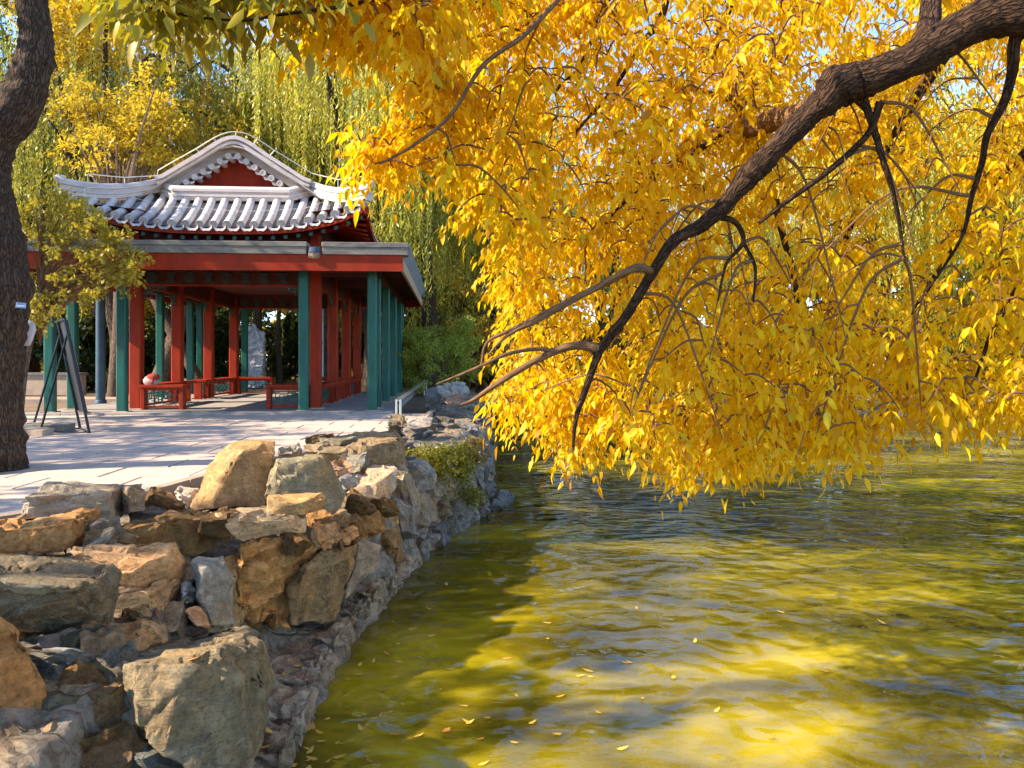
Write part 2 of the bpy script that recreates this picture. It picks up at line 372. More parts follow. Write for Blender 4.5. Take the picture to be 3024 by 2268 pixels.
# paving: one bed, slabs laid one by one in the pavilion's own directions
bedrows = []
for v in np.arange(-14, 1.0, .5):
    p0 = uv(-14, v); y = p0.y
    bedrows.append([(-16, y, GZ - .03), (interp(KL, y) + .02, y, GZ - .03)])
pav = tag(obj('paving', MB().loft(bedrows).mesh('paving'), 'joint'), kind='structure')
slab_n = 0
CW, CD = .80, .62
def clip_poly(poly, f):                      # keep f(p) <= 0
    out = []
    for i, a in enumerate(poly):
        b2 = poly[(i + 1) % len(poly)]; fa, fb = f(a), f(b2)
        if fa <= 0: out.append(a)
        if (fa < 0 < fb) or (fb < 0 < fa): out.append(a.lerp(b2, fa / (fa - fb)))
    return out
def side(p): return p.x - (interp(KL, p.y) - .02)
for r in range(20):
    v1 = -.34 - r * CD; v0 = v1 - CD + .024
    for c in range(-14, 4):
        u0 = c * CW + (.4 if r % 2 else 0) ; u1 = u0 + CW - .024
        poly = [uv(u0, v0), uv(u1, v0), uv(u1, v1), uv(u0, v1)]
        cen = sum(poly, Vector()) / 4
        px = CX + F * cen.x / max(cen.y, .1)
        if px < -330 or cen.y < 4.0: continue
        poly = clip_poly(poly, side)
        if len(poly) < 3: continue
        ar = sum((poly[i].x * poly[(i + 1) % len(poly)].y - poly[(i + 1) % len(poly)].x * poly[i].y) for i in range(len(poly))) / 2
        if abs(ar) < .02: continue
        cen = sum(poly, Vector()) / len(poly); dz = random.uniform(-.003, .003); n = len(poly)
        top = [((p.x - cen.x), (p.y - cen.y), GZ + dz - (cen.z)) for p in poly]
        ins = [(t[0] * (1 - .012), t[1] * (1 - .012), t[2] + .004) for t in top]
        low = [(t[0], t[1], -.028) for t in top]
        m2 = MB().add(low + top + ins, [(i, (i + 1) % n, n + (i + 1) % n, n + i) for i in range(n)] + [(n + i, n + (i + 1) % n, 2 * n + (i + 1) % n, 2 * n + i) for i in range(n)] + [tuple(range(2 * n, 3 * n))])
        obj('paving_slab', m2.mesh('paving_slab'), 'paving', pav, cen); slab_n += 1
# kerb stones along the paving edge
kerb = tag(obj('kerb', MB().box(-.01, .01, 3.9, 4.0, GZ - .3, GZ - .05).mesh('kerb'), 'kerb'), kind='structure'); kerb.location = (-4.45, 0, 0)
def kerb_run(pts, seg=.9):
    L = [0]
    for a, b2 in zip(pts, pts[1:]): L.append(L[-1] + (b2 - a).length)
    def P(s):
        for i in range(len(pts) - 1):
            if s <= L[i + 1] or i == len(pts) - 2: return pts[i].lerp(pts[i + 1], (s - L[i]) / (L[i + 1] - L[i]))
    s = 0
    while s < L[-1] - .2:
        a, b2 = P(s), P(min(s + seg - .015, L[-1])); d = (b2 - a).normalized(); nn = Vector((d.y, -d.x, 0)) * .10
        z0, z1 = GZ - .28, GZ + .022 + random.uniform(-.004, .004)
        q = [a, a + nn, b2 + nn, b2]; c0 = sum(q, Vector()) / 4
        vs = [(p.x - c0.x, p.y - c0.y, z0 - GZ) for p in q] + [((p.x - c0.x), (p.y - c0.y), z1 - GZ - .008) for p in q] + [((p.x - c0.x) * .985, (p.y - c0.y) * .985, z1 - GZ) for p in q]
        m2 = MB().add(vs, [(3, 2, 1, 0), (8, 9, 10, 11)] + [(i, (i + 1) % 4, 4 + (i + 1) % 4, 4 + i) for i in range(4)] + [(4 + i, 4 + (i + 1) % 4, 8 + (i + 1) % 4, 8 + i) for i in range(4)])
        o = obj('kerb_stone', m2.mesh('kerb_stone'), 'kerb', kerb); o.location = (c0.x - kerb.location.x, c0.y, GZ); s += seg
kerb_run([Vector((interp(KL, y), y, 0)) for y in (3.6, 4.0, 4.6, 5.26, 6.0, 6.6, 7.2, 8.2, 9.3, 10.3, 11.3, 12.2, 13, 14.5, 16, 18, 20, 22)])

# ------------------------------------------------------------------ retaining wall: rough core and single stones
def surf(Y, t):
    """profile of the rough bank from under water (t=0) up to the kerb (t=1)"""
    wx = interp(WL, Y); kx = interp(KL, Y) + .10
    led = max(0, min(1, (7.2 - Y) / 1.2))                       # the ledge by the water fades out with distance
    pr = [(0, wx + .10, -.7), (.16, wx + .02, -.02), (.24, wx - .03, .14), (.40, wx - .05 - .34 * led, .20 + .12 * (1 - led)),
          (.62, wx - .12 - .40 * led, .72), (.80, wx + (kx - wx) * .42, .90), (1, kx, .95)]
    ts = [p[0] for p in pr]
    return np.interp(t, ts, [p[1] for p in pr]), np.interp(t, ts, [p[2] for p in pr])
rows = []
for Y in np.concatenate([np.arange(1.2, 9, .05), np.arange(9, 31, .14)]):
    row = []
    for t in np.linspace(0, 1, 44):
        x, z = surf(Y, t); p = Vector((x, Y, z)); a = .10 if t > .1 else .03
        n0 = noise.noise(p * 2.3) * a + noise.noise(p * 6.5) * a * .45 + noise.noise(p * 17) * a * .22
        cellv = noise.cell(p * Vector((5, 5, 5))) if False else 0
        row.append((x + n0 * .8, Y + noise.noise(p * 5 + Vector((9, 0, 0))) * a * .3, z + n0 * .6))
    rows.append(row)
wall = empty('retaining_wall', (-1.2, 9, 0), 'long rubble stone retaining wall holding the bank above the pond', 'wall')
part('core', MB().loft(rows), 'mortar', wall, 50, local=False)

def disp_bm(bm, amp, seed, fine=1.0):
    bm.normal_update(); off = Vector((seed * 3.13, seed * 1.7, seed * .9)); N = {}
    for v in bm.verts:
        p = v.co + off; n = v.normal
        d = noise.noise(p * 2.2) * amp * .7 + noise.noise(p * 6) * amp * .45 + noise.noise(p * 15) * amp * .30 * fine + noise.noise(p * 34) * amp * .22
        lay = noise.noise(Vector((p.x * 2.2, p.y * 2.2, p.z * 16 + p.x * 3)))
        d += max(-.2, min(.25, lay)) * amp * .9
        c = noise.noise(p * 3.6 + Vector((5, 5, 5)))
        d -= max(0, c - .32) * amp * 1.6                     # chipped scoops
        pq = p + Vector((noise.noise(p * 3), noise.noise(p * 3 + Vector((7, 0, 0))), noise.noise(p * 3 + Vector((0, 7, 0))))) * .12
        d += (noise.cell(pq * 5.5) - .5) * amp * .75 - max(0, .07 - abs(noise.noise(p * 2.7 + Vector((3, 1, 4))))) * amp * 7   # stepped flakes and cracks
        N[v] = v.co + n * d
    for v, q in N.items(): v.co = q
def hull_bm(pts, bev=.007):
    bm = bmesh.new(); vs = [bm.verts.new(p) for p in pts]
    r = bmesh.ops.convex_hull(bm, input=vs)
    dead = [g for g in r['geom_interior'] + r['geom_unused'] if isinstance(g, bmesh.types.BMVert)]
    if dead: bmesh.ops.delete(bm, geom=list(set(dead)), context='VERTS')
    bmesh.ops.dissolve_limit(bm, angle_limit=R(9), verts=bm.verts, edges=bm.edges)
    if bev: bmesh.ops.bevel(bm, geom=bm.edges[:], offset=bev, segments=1, affect='EDGES', clamp_overlap=True)
    bmesh.ops.triangulate(bm, faces=bm.faces)
    return bm
def rock_me(name, hulls, seed, edge=.045, amp=.022, base=None, bev=.007):
    me = bpy.data.meshes.new(name); full = bmesh.new()
    for i, pts in enumerate(hulls):
        bm = hull_bm(pts, bev)
        for _ in range(6):
            lo = [e for e in bm.edges if e.calc_length() > edge]
            if not lo: break
            bmesh.ops.subdivide_edges(bm, edges=lo, cuts=1); bmesh.ops.triangulate(bm, faces=bm.faces)
        disp_bm(bm, amp, seed + i)
        tmp = bpy.data.meshes.new('t'); bm.to_mesh(tmp); full.from_mesh(tmp); bpy.data.meshes.remove(tmp); bm.free()
    if base: bmesh.ops.translate(full, verts=full.verts, vec=-base)
    full.to_mesh(me); full.free()
    me.polygons.foreach_set('use_smooth', [True] * len(me.polygons)); me.set_sharp_from_angle(angle=R(24))
    return me
OCH = (.42, .245, .10); TAN = (.44, .31, .185); BRN = (.205, .125, .052); GRY = (.29, .255, .20); GRN = (.15, .145, .105); DRK = (.098, .098, .076); PNK = (.50, .34, .25); BLU = (.30, .30, .29)
def rock(label, hulls, col, seed, edge=None, amp=.022, turn=.62, name='rock', group='broken rocks set along the bank'):
    """hulls: lists of (px, py, distance) corner points read off the photograph and placed at their own distance"""
    edge = edge or (.030 if hulls[0][0][2] < 4.6 else .040)
    # the broken faces look towards the water: each rock is turned about 30 degrees from the picture plane
    pc = sum(p[0] for h in hulls for p in h) / sum(len(h) for h in hulls)
    H = [[at(p[0], p[1], p[2] * (1 + turn * (p[0] - pc) / F)) for p in h] for h in hulls]; allp = [p for h in H for p in h]
    base = Vector((sum(p.x for p in allp) / len(allp), sum(p.y for p in allp) / len(allp), min(p.z for p in allp)))
    return tag(obj(name, rock_me(name, H, seed, edge, amp, base), 'rock', None, base, tuple(min(.75, c * k) for c, k in zip(col, (1.52, 1.48, 1.42)))), label, 'rock', group)
rock('long flat grey-topped rock block beside the kerb at the left', [[(69, 1463, 4.9), (324, 1454, 4.85), (145, 1424, 5.4), (350, 1424, 5.3), (58, 1530, 4.85), (322, 1545, 4.8), (62, 1540, 5.3), (376, 1440, 5.25), (372, 1530, 5.2)],
     [(350, 1424, 5.2), (425, 1419, 5.3), (380, 1440, 5.0), (430, 1450, 5.15), (429, 1508, 5.1), (378, 1520, 4.95), (352, 1520, 5.2), (400, 1490, 5.5)]], (.285, .245, .19), 3)
rock('ochre split rock with ragged right edge below the long flat block', [[(-60, 1575, 4.3), (0, 1562, 4.25), (20, 1532, 4.7), (58, 1528, 4.8), (262, 1489, 4.75), (292, 1498, 4.6), (225, 1530, 4.2), (300, 1606, 4.5), (228, 1622, 4.2), (180, 1640, 4.15), (-40, 1640, 4.2), (-80, 1560, 4.7), (-60, 1640, 4.7)]], OCH, 5, amp=.028)
rock('large dark boulder with pale flat top at the left edge', [[(-90, 1640, 3.9), (0, 1628, 3.95), (217, 1640, 3.85), (336, 1668, 3.7), (353, 1691, 3.65), (300, 1695, 3.45), (215, 1738, 3.2), (90, 1712, 3.25), (0, 1722, 3.2), (-80, 1730, 3.2), (345, 1850, 3.6), (330, 1900, 3.55), (325, 1760, 3.4), (41, 1850, 3.3), (-80, 1820, 3.25), (200, 1870, 3.4), (-80, 1880, 3.8)]], (.20, .175, .12), 9, amp=.022, turn=.35)
rock('upright orange rock in the bottom left corner', [[(-90, 1815, 3.05), (0, 1821, 3.0), (41, 1850, 3.02), (81, 1894, 3.0), (150, 2020, 2.98), (156, 2060, 3.0), (104, 2100, 2.95), (108, 2140, 2.95), (69, 2300, 2.9), (-90, 2300, 2.9), (-60, 1850, 3.3), (100, 2050, 3.3), (60, 2300, 3.25)]], (.40, .215, .085), 12)
rock('angular pinkish orange rock lit on top in the middle of the pile', [[(203, 1614, 4.35), (350, 1610, 4.4), (524, 1593, 4.45), (568, 1668, 4.4), (545, 1705, 4.25), (490, 1648, 4.1), (350, 1690, 3.95), (210, 1640, 4.1), (480, 1735, 4.1), (345, 1730, 3.95), (520, 1740, 4.4)],
     [(330, 1772, 3.85), (440, 1727, 3.95), (500, 1700, 4.1), (545, 1712, 4.2), (490, 1812, 4.0), (459, 1832, 3.9), (436, 1760, 3.85), (335, 1800, 3.85), (520, 1780, 4.2), (360, 1830, 4.0)]], (.52, .325, .175), 15, amp=.02)
rock('long dark brown slab lying under the leaning pale rock', [[(322, 1552, 5.0), (430, 1525, 5.2), (517, 1502, 5.35), (625, 1512, 5.3), (640, 1535, 5.0), (475, 1530, 4.85), (345, 1572, 4.8), (400, 1610, 4.78), (500, 1622, 4.8), (575, 1645, 4.85), (650, 1600, 4.9), (655, 1560, 5.2), (400, 1600, 5.2)]], (.20, .13, .055), 18, amp=.022)
rock('flat slab with wide sunlit top beside the dark brown slab', [[(613, 1510, 5.35), (794, 1491, 5.55), (898, 1508, 5.4), (907, 1530, 5.3), (730, 1537, 5.05), (655, 1545, 5.0), (905, 1572, 5.25), (728, 1592, 5.05), (712, 1600, 5.05), (640, 1520, 5.1), (800, 1580, 5.5)]], (.46, .35, .22), 21, amp=.016)
rock('tall leaning rock with bright left edge and brown face beside the paving', [[(676, 1313, 6.25), (690, 1303, 6.4), (816, 1298, 6.3), (813, 1340, 6.05), (716, 1331, 5.95), (783, 1495, 5.75), (625, 1505, 5.65), (559, 1508, 5.85), (606, 1440, 6.0), (604, 1383, 6.1), (631, 1349, 6.2), (660, 1390, 5.85), (790, 1460, 6.3), (600, 1500, 6.3)]], (.40, .265, .125), 24, amp=.014)
rock('small white-topped rock wedged left of the leaning rock', [[(513, 1447, 5.9), (530, 1435, 6.0), (590, 1442, 6.05), (560, 1500, 5.7), (545, 1505, 5.65), (530, 1470, 5.7), (600, 1500, 6.0), (515, 1500, 6.0)]], (.55, .50, .44), 27, amp=.02)
rock('grey-green upright slab right of the leaning rock', [[(812, 1351, 6.35), (870, 1345, 6.3), (957, 1333, 6.35), (979, 1358, 6.3), (1022, 1458, 6.15), (1005, 1520, 6.0), (940, 1530, 5.9), (810, 1500, 5.9), (775, 1470, 6.0), (820, 1370, 6.15), (950, 1355, 6.2), (900, 1400, 6.7), (1000, 1480, 6.6)]], (.265, .245, .165), 30, amp=.013)
rock('small ochre block in front of the grey-green slab', [[(790, 1460, 5.75), (860, 1452, 5.85), (957, 1450, 5.75), (966, 1475, 5.65), (962, 1510, 5.6), (900, 1525, 5.45), (895, 1482, 5.45), (788, 1482, 5.55), (790, 1515, 5.5), (880, 1500, 5.8)]], (.47, .31, .14), 33, amp=.02)
rock('small mottled grey rock behind the grey-green slab', [[(816, 1320, 6.8), (850, 1309, 6.95), (880, 1309, 6.9), (893, 1333, 6.8), (862, 1347, 6.65), (814, 1349, 6.65), (870, 1350, 7.0)]], (.33, .32, .29), 36, edge=.035)
rock('large brown-faced rock with grey top near the wall shrub', [[(893, 1318, 8.1), (945, 1290, 8.6), (1060, 1283, 8.7), (1174, 1266, 8.5), (1192, 1304, 8.3), (1212, 1390, 8.0), (1196, 1408, 7.9), (1174, 1300, 7.95), (1110, 1310, 7.8), (1042, 1362, 7.7), (975, 1338, 7.8), (900, 1332, 8.0), (1160, 1395, 7.8), (1050, 1385, 7.75), (1080, 1400, 8.4)]], (.255, .20, .125), 39, amp=.024)
rock('pale salmon rock with ridged sunlit top above the water', [[(1020, 1455, 6.9), (1080, 1402, 7.3), (1085, 1380, 7.4), (1130, 1376, 7.5), (1178, 1376, 7.35), (1180, 1430, 7.1), (1151, 1484, 6.95), (1106, 1472, 6.85), (1120, 1420, 6.95), (1050, 1480, 7.0), (1130, 1470, 7.4)]], (.58, .38, .275), 42, amp=.02)
rock('small orange lump between grey-green slab and salmon rock', [[(979, 1356, 7.1), (1012, 1344, 7.2), (1045, 1368, 7.1), (1038, 1405, 6.95), (1000, 1420, 6.9), (985, 1400, 6.9), (1020, 1400, 7.4)]], (.50, .32, .20), 45, amp=.025)
rock('bluish grey slab lying below the small orange lump', [[(1000, 1412, 6.85), (1040, 1392, 7.1), (1080, 1400, 7.1), (1070, 1430, 6.9), (1020, 1445, 6.8), (1010, 1470, 6.85), (1060, 1460, 7.1)]], (.34, .34, .34), 47, amp=.018)
rock('dark brown block standing at the waterline under the salmon rock', [[(1101, 1542, 7.25), (1130, 1528, 7.4), (1178, 1553, 7.35), (1198, 1657, 7.25), (1178, 1688, 7.15), (1128, 1682, 7.1), (1110, 1570, 7.15), (1160, 1600, 7.0), (1150, 1660, 7.6)]], (.24, .155, .075), 48)
rock('ochre block tucked between salmon rock and dark waterline block', [[(1020, 1480, 7.0), (1090, 1472, 7.1), (1150, 1490, 7.15), (1180, 1545, 7.3), (1100, 1560, 7.0), (1040, 1590, 6.8), (1010, 1530, 6.8), (1100, 1520, 7.5)]], (.40, .235, .09), 50, amp=.03)
rock('great brown slab face rising from the ledge by the water', [[(835, 1738, 5.35), (934, 1628, 5.45), (1010, 1612, 5.6), (1056, 1607, 5.7), (1056, 1640, 5.7), (1029, 1743, 5.6), (993, 1838, 5.5), (862, 1848, 5.35), (900, 1690, 5.3), (980, 1640, 5.42), (840, 1700, 5.8), (1000, 1780, 5.9)]], (.255, .19, .105), 51, amp=.02)
rock('thin grey slab with bright upper edge beside the great brown face', [[(1056, 1585, 6.1), (1126, 1612, 6.15), (1119, 1672, 6.05), (1083, 1710, 5.9), (1018, 1770, 5.75), (1056, 1640, 5.85), (1100, 1640, 5.95), (1080, 1650, 6.5)]], (.275, .24, .185), 54, amp=.016)
rock('knobbly orange stone on top of the great brown face', [[(907, 1560, 5.6), (940, 1535, 5.75), (975, 1526, 5.8), (1038, 1535, 5.8), (1054, 1566, 5.75), (1045, 1615, 5.6), (940, 1632, 5.45), (915, 1590, 5.5), (1000, 1580, 5.5), (980, 1600, 6.0)]], (.44, .27, .13), 57, amp=.045)
rock('ochre rubble block under the flat sunlit slab', [[(700, 1600, 5.15), (760, 1585, 5.2), (905, 1572, 5.3), (930, 1640, 5.3), (850, 1730, 5.2), (860, 1850, 5.15), (740, 1860, 5.0), (690, 1800, 4.95), (690, 1660, 4.98), (800, 1700, 5.05), (800, 1750, 5.6)]], (.43, .255, .10), 60, amp=.05)
rock('grey slab with cream broken edge and a yellow leaf on it', [[(568, 1655, 4.5), (600, 1642, 4.6), (663, 1645, 4.65), (690, 1702, 4.5), (694, 1842, 4.3), (627, 1852, 4.15), (581, 1772, 4.2), (600, 1680, 4.3), (660, 1690, 4.35), (660, 1820, 4.7), (600, 1790, 4.6)]], (.31, .295, .255), 63, amp=.018)
rock('brown stone column between grey slab and ochre rubble', [[(660, 1640, 4.9), (700, 1630, 4.95), (720, 1700, 4.85), (715, 1850, 4.75), (660, 1860, 4.6), (650, 1700, 4.7), (690, 1750, 5.2)]], (.32, .215, .10), 65, amp=.03)
rock('tan wedge of rock between dark boulder and grey-green boulder', [[(330, 1905, 3.75), (354, 1842, 3.85), (407, 1826, 3.9), (480, 1845, 3.9), (500, 1890, 3.8), (395, 1950, 3.55), (340, 1930, 3.6), (420, 1870, 3.65), (400, 1940, 4.0)]], (.50, .33, .17), 66, amp=.02)
rock('great mossy grey-green boulder in the foreground by the ledge', [[(340, 1936, 3.45), (400, 1914, 3.75), (541, 1872, 4.0), (700, 1846, 4.05), (761, 1851, 3.95), (788, 1892, 3.75), (802, 1935, 3.7), (700, 1935, 3.3), (640, 1912, 3.25), (540, 1955, 3.15), (395, 1958, 3.2), (806, 2040, 3.6), (795, 2110, 3.5), (773, 2190, 3.4), (735, 2275, 3.2), (640, 2275, 3.1), (480, 2230, 3.05), (408, 2150, 3.1), (405, 2060, 3.15), (560, 2275, 3.05), (720, 2000, 3.2), (500, 2100, 3.9), (700, 2200, 3.7)]], (.215, .188, .125), 69, amp=.022, turn=.22)
rock('orange flake leaning between pinkish rock and grey slab', [[(545, 1800, 4.1), (575, 1790, 4.15), (610, 1820, 4.1), (620, 1850, 4.0), (580, 1850, 3.95), (560, 1830, 4.2)]], (.46, .26, .13), 72, edge=.03)
rock('triangular slate-grey chip above the orange flake', [[(540, 1720, 4.3), (575, 1690, 4.4), (590, 1745, 4.3), (565, 1790, 4.15), (535, 1770, 4.15), (570, 1740, 4.5)]], (.26, .26, .245), 73, edge=.03)
rock('dark low rock standing in the water off the wall', [[(1445, 1490, 11.3), (1480, 1445, 11.5), (1510, 1450, 11.5), (1522, 1475, 11.4), (1490, 1515, 10.9), (1440, 1510, 10.9), (1470, 1500, 11.8)]], (.13, .14, .15), 75, amp=.05)
rock('pale stone just under the bottom edge of the ledge', [[(1045, 2230, 4.35), (1075, 2218, 4.45), (1100, 2240, 4.4), (1085, 2262, 4.3), (1050, 2262, 4.25), (1070, 2250, 4.5)]], (.5, .46, .42), 77, edge=.03)
rock('brownish round rock at the foot of the handrail', [[(1140, 1245, 11.6), (1155, 1222, 11.8), (1190, 1222, 11.8), (1204, 1250, 11.6), (1190, 1268, 11.3), (1145, 1268, 11.3), (1170, 1250, 12.1)]], (.22, .18, .12), 80, amp=.03)
rock('flat pale rock right of the handrail foot', [[(1200, 1245, 11.5), (1230, 1232, 11.9), (1278, 1232, 11.9), (1276, 1258, 11.4), (1220, 1268, 11.2), (1198, 1262, 11.3), (1240, 1280, 11.8)]], (.42, .38, .34), 82, amp=.02)
rock('squared dark slate block on the rockery by the path', [[(1256, 1148, 16.5), (1290, 1140, 16.8), (1298, 1165, 16.5), (1294, 1185, 16.2), (1258, 1190, 16.2), (1275, 1185, 17)]], (.10, .11, .125), 84, amp=.02, edge=.08)
rock('big pale blue-grey rock crowning the far end of the rockery', [[(1285, 1150, 17), (1310, 1128, 17.6), (1370, 1125, 17.8), (1388, 1160, 17), (1370, 1190, 16.4), (1300, 1185, 16.4), (1340, 1170, 18)]], BLU, 86, amp=.06, edge=.09)
rock('reddish brown flat rock under the crowning rock', [[(1305, 1172, 16), (1345, 1158, 16.4), (1385, 1170, 16.2), (1380, 1195, 15.7), (1320, 1192, 15.7), (1345, 1190, 16.6)]], (.30, .20, .15), 88, amp=.03, edge=.09)
# smaller stones set into the bank: parts of the wall (shared meshes)
smesh = []
for k in range(14):
    rr = random.Random(100 + k); pts = []
    for sx in (-1, 1):
        for sy in (-1, 1):
            for sz in (-1, 1): pts.append(Vector((sx * rr.uniform(.18, .54), sy * rr.uniform(.18, .54), sz * rr.uniform(.18, .54))))
    for _ in range(6): pts.append(Vector((rr.uniform(-.5, .5), rr.uniform(-.5, .5), rr.uniform(-.5, .5))) * 1.15)
    smesh.append(rock_me('stone', [pts], 200 + k, .16, .055, None, .012))
def stone(x, y, z, sx, sy, sz, col, rz=None, tilt=.25):
    o = obj('stone', random.choice(smesh), 'rock', wall, (x - wall.location.x, y - wall.location.y, z - wall.location.z), col)
    o.scale = (sx, sy, sz); o.rotation_euler = (random.uniform(-tilt, tilt), random.uniform(-tilt, tilt), random.uniform(0, 6.28) if rz is None else rz + random.uniform(-.2, .2))
    return o
cols = [(.30, .295, .28), (.255, .26, .25), (.36, .34, .31), (.30, .26, .20), (.22, .21, .175), (.33, .33, .335)]
def jc(c):
    k = random.uniform(.78, 1.22); return tuple(v * k * random.uniform(.97, 1.03) for v in c)
y = 8.3
while y < 25:                                                    # upright facing stones along the water
    z = -.12
    s = random.uniform(.26, .46) * (1 if y < 14 else 1.5)
    while z < .62:
        h = random.uniform(.2, .40); x = interp(WL, y) - .10 - max(0, z) * .42 + random.uniform(-.05, .05)
        stone(x, y + random.uniform(-.05, .05), z + h / 2, random.uniform(.34, .5), s * 1.12, h * 1.2, jc(random.choice(cols)), 0, .12); z += h
    y += s * .92
for _ in range(95):                                              # loose rockery on top of the wall
    y = random.uniform(8.8, 24) if random.random() < .75 else random.uniform(8.8, 14); f = random.random()
    x = interp(WL, y) - .35 + (interp(KL, y) + .25 - interp(WL, y) + .3) * f
    sz = random.uniform(.22, .52) * (1 if y < 15 else 1.35)
    stone(x, y, .55 + .42 * f + random.uniform(-.05, .12), sz, sz * random.uniform(.7, 1.2), sz * random.uniform(.4, .75), jc(random.choice(cols + [BLU])))
for (px, py, Y, sx, sz, c) in [(165, 1905, 3.35, .20, .10, BLU), (235, 1895, 3.35, .15, .09, GRN), (190, 1945, 3.3, .22, .08, (.30, .31, .31)), (165, 1995, 3.25, .18, .13, (.16, .17, .16)), (240, 1975, 3.3, .13, .1, (.2, .2, .17)), (295, 1925, 3.35, .14, .16, TAN), (300, 1990, 3.32, .12, .14, (.26, .22, .15)),
        (250, 2060, 3.25, .2, .2, BRN), (300, 2100, 3.2, .17, .17, (.30, .19, .09)), (360, 2010, 3.3, .14, .2, GRY), (380, 2090, 3.25, .15, .15, GRY), (345, 2130, 3.2, .16, .13, (.33, .22, .11)), (420, 2120, 3.2, .12, .1, GRY), (200, 2130, 3.15, .2, .18, (.17, .16, .1)),
        (160, 2200, 3.05, .2, .16, TAN), (270, 2215, 3.1, .22, .15, BRN), (360, 2210, 3.15, .17, .13, GRY), (330, 2265, 3.05, .2, .13, (.28, .18, .09)), (460, 2245, 3.15, .2, .14, (.17, .19, .18)), (150, 2265, 3.0, .2, .14, GRY), (240, 2280, 3.0, .2, .1, (.30, .2, .1)), (560, 2260, 3.2, .22, .14, (.2, .21, .19)),
        (640, 1550, 5.0, .2, .12, BRN), (870, 1610, 5.3, .14, .1, BRN), 
        (500, 1850, 4.05, .22, .1, TAN), (440, 1840, 4.0, .18, .1, PNK), (560, 1880, 4.1, .2, .1, TAN), (430, 1520, 5.3, .18, .1, GRY), (470, 1490, 5.6, .22, .12, BRN), (310, 1580, 4.6, .16, .15, GRY), (330, 1610, 4.5, .18, .1, TAN), (280, 1620, 4.35, .2, .09, GRY),
        (1030, 1620, 6.3, .2, .2, OCH), (1080, 1540, 6.7, .2, .16, OCH), (1060, 1500, 6.7, .2, .14, BRN), (1030, 1560, 6.3, .18, .14, OCH), (1130, 1500, 7.0, .2, .14, BRN), (960, 1540, 5.9, .2, .12, OCH), (1000, 1530, 6.1, .16, .1, TAN),
        (1060, 1380, 7.5, .22, .14, BLU), (1000, 1320, 8.0, .25, .16, GRY), (940, 1310, 8.2, .22, .13, BRN), (1080, 1300, 8.8, .3, .1, TAN), (1190, 1440, 7.9, .3, .45, GRY), (1215, 1500, 8.1, .3, .4, GRY), (1190, 1530, 7.7, .25, .3, BLU), (1230, 1420, 8.6, .34, .3, BLU)]:
    p = at(px, py, Y); stone(p.x, p.y, p.z, sx * 1.45, sx * 1.25, sz * 1.5, jc(tuple(q * 1.35 for q in c)), None, .4)
rs = random.Random(17)
for k in range(7):                                              # small rubble bedded between the big rocks
    px, py = (rs.uniform(90, 430), rs.uniform(1880, 2290)) if k < 7 else (rs.uniform(620, 900), rs.uniform(1600, 1850)); Y = 3.42 - (py - 1880) * .0009 if k < 7 else 5.2 - (py - 1600) * .0006
    p = at(px, py, Y + .06); z_ = rs.uniform(.06, .15); stone(p.x, p.y, p.z, z_ * 1.5, z_ * 1.2, z_, jc(rs.choice([TAN, GRY, (.36, .27, .16), (.30, .28, .22), OCH])), None, .5)
# pale footing blocks set level along the ledge by the water
fmesh = []
for k in range(6):
    rr = random.Random(400 + k); pts = [Vector((sx * rr.uniform(.42, .5), sy * rr.uniform(.44, .5), sz * rr.uniform(.42, .5))) for sx in (-1, 1) for sy in (-1, 1) for sz in (-1, 1)]
    fmesh.append(rock_me('footing_stone', [pts], 410 + k, .10, .075, None, .02))
y = 3.3
while y < 8.4:
    s = random.uniform(.30, .62); o = obj('footing_stone', random.choice(fmesh), 'rock', wall, (interp(WL, y + s / 2) - .17 - wall.location.x, y + s / 2 - wall.location.y, .0 + random.uniform(-.06, .04)), jc((.52, .44, .33)))
    o.scale = (.42, s * 1.02, .40); o.rotation_euler = (random.uniform(-.03, .03), random.uniform(-.05, .05), -math.atan2(interp(WL, y + s) - interp(WL, y), s)); y += s * .97
y = 8.3
# rocks edging the far shore
farwall = empty('far_shore_rocks', (14, 29, 0), 'low ledge of grey rocks along the far side of the pond', 'rocks')
x = -1.2
while x < 23:
    s = random.uniform(.5, 1.1)
    for z, off in ((.05, 0), (.42, .25)):
        o = obj('stone', random.choice(smesh), 'rock', farwall, (x + random.uniform(-.2, .2) - 14, interp(far, x) + off - 29, z + random.uniform(-.06, .1)), jc((.25, .265, .28)))
        o.scale = (s * 1.25, .8, random.uniform(.35, .6)); o.rotation_euler = (random.uniform(-.15, .15), random.uniform(-.15, .15), random.uniform(-.3, .3))
    x += s * .9

# ================================================================== THE PAVILION (its own frame: u right, v back, z up from the paving)
pv = empty('pavilion', PO, 'red and green pavilion with pale tiled gable roof above a flat-roofed veranda', 'pavilion', rz=PA)
UC = -3.07                                                       # centre line
UL, UR = -6.14, 0.0
fl = part('floor', MB().box(UL - .42, UR + .42, -.33, 9.4, -.3, .035, .015), 'floor_stone', pv)
for i in range(9):                                               # stone edge pieces of the floor
    u0 = UL - .42 + i * .775; part('edge_stone', MB().box(u0, u0 + .765, -.345, -.02, -.05, .047, .008), 'floor_stone', fl)
GV = [0, .9, 3.3, 5.7, 8.1, 9.0]; RV = [.9, 3.3, 5.7, 8.1]; RU = [-4.88, -1.26]
CEIL = 2.98
def post(u, v, w_, mat, top, name):
    o = part(name, MB().box(u - w_ / 2, u + w_ / 2, v - w_ / 2, v + w_ / 2, .03, top, .022), mat, pv)
    part('post_base', MB().box(u - w_ / 2 - .05, u + w_ / 2 + .05, v - w_ / 2 - .05, v + w_ / 2 + .05, .03, .062, .012), 'kerb', o)
for u in (UL, UR):
    for v in GV: post(u, v, .18, 'green_paint', CEIL, 'green_post')
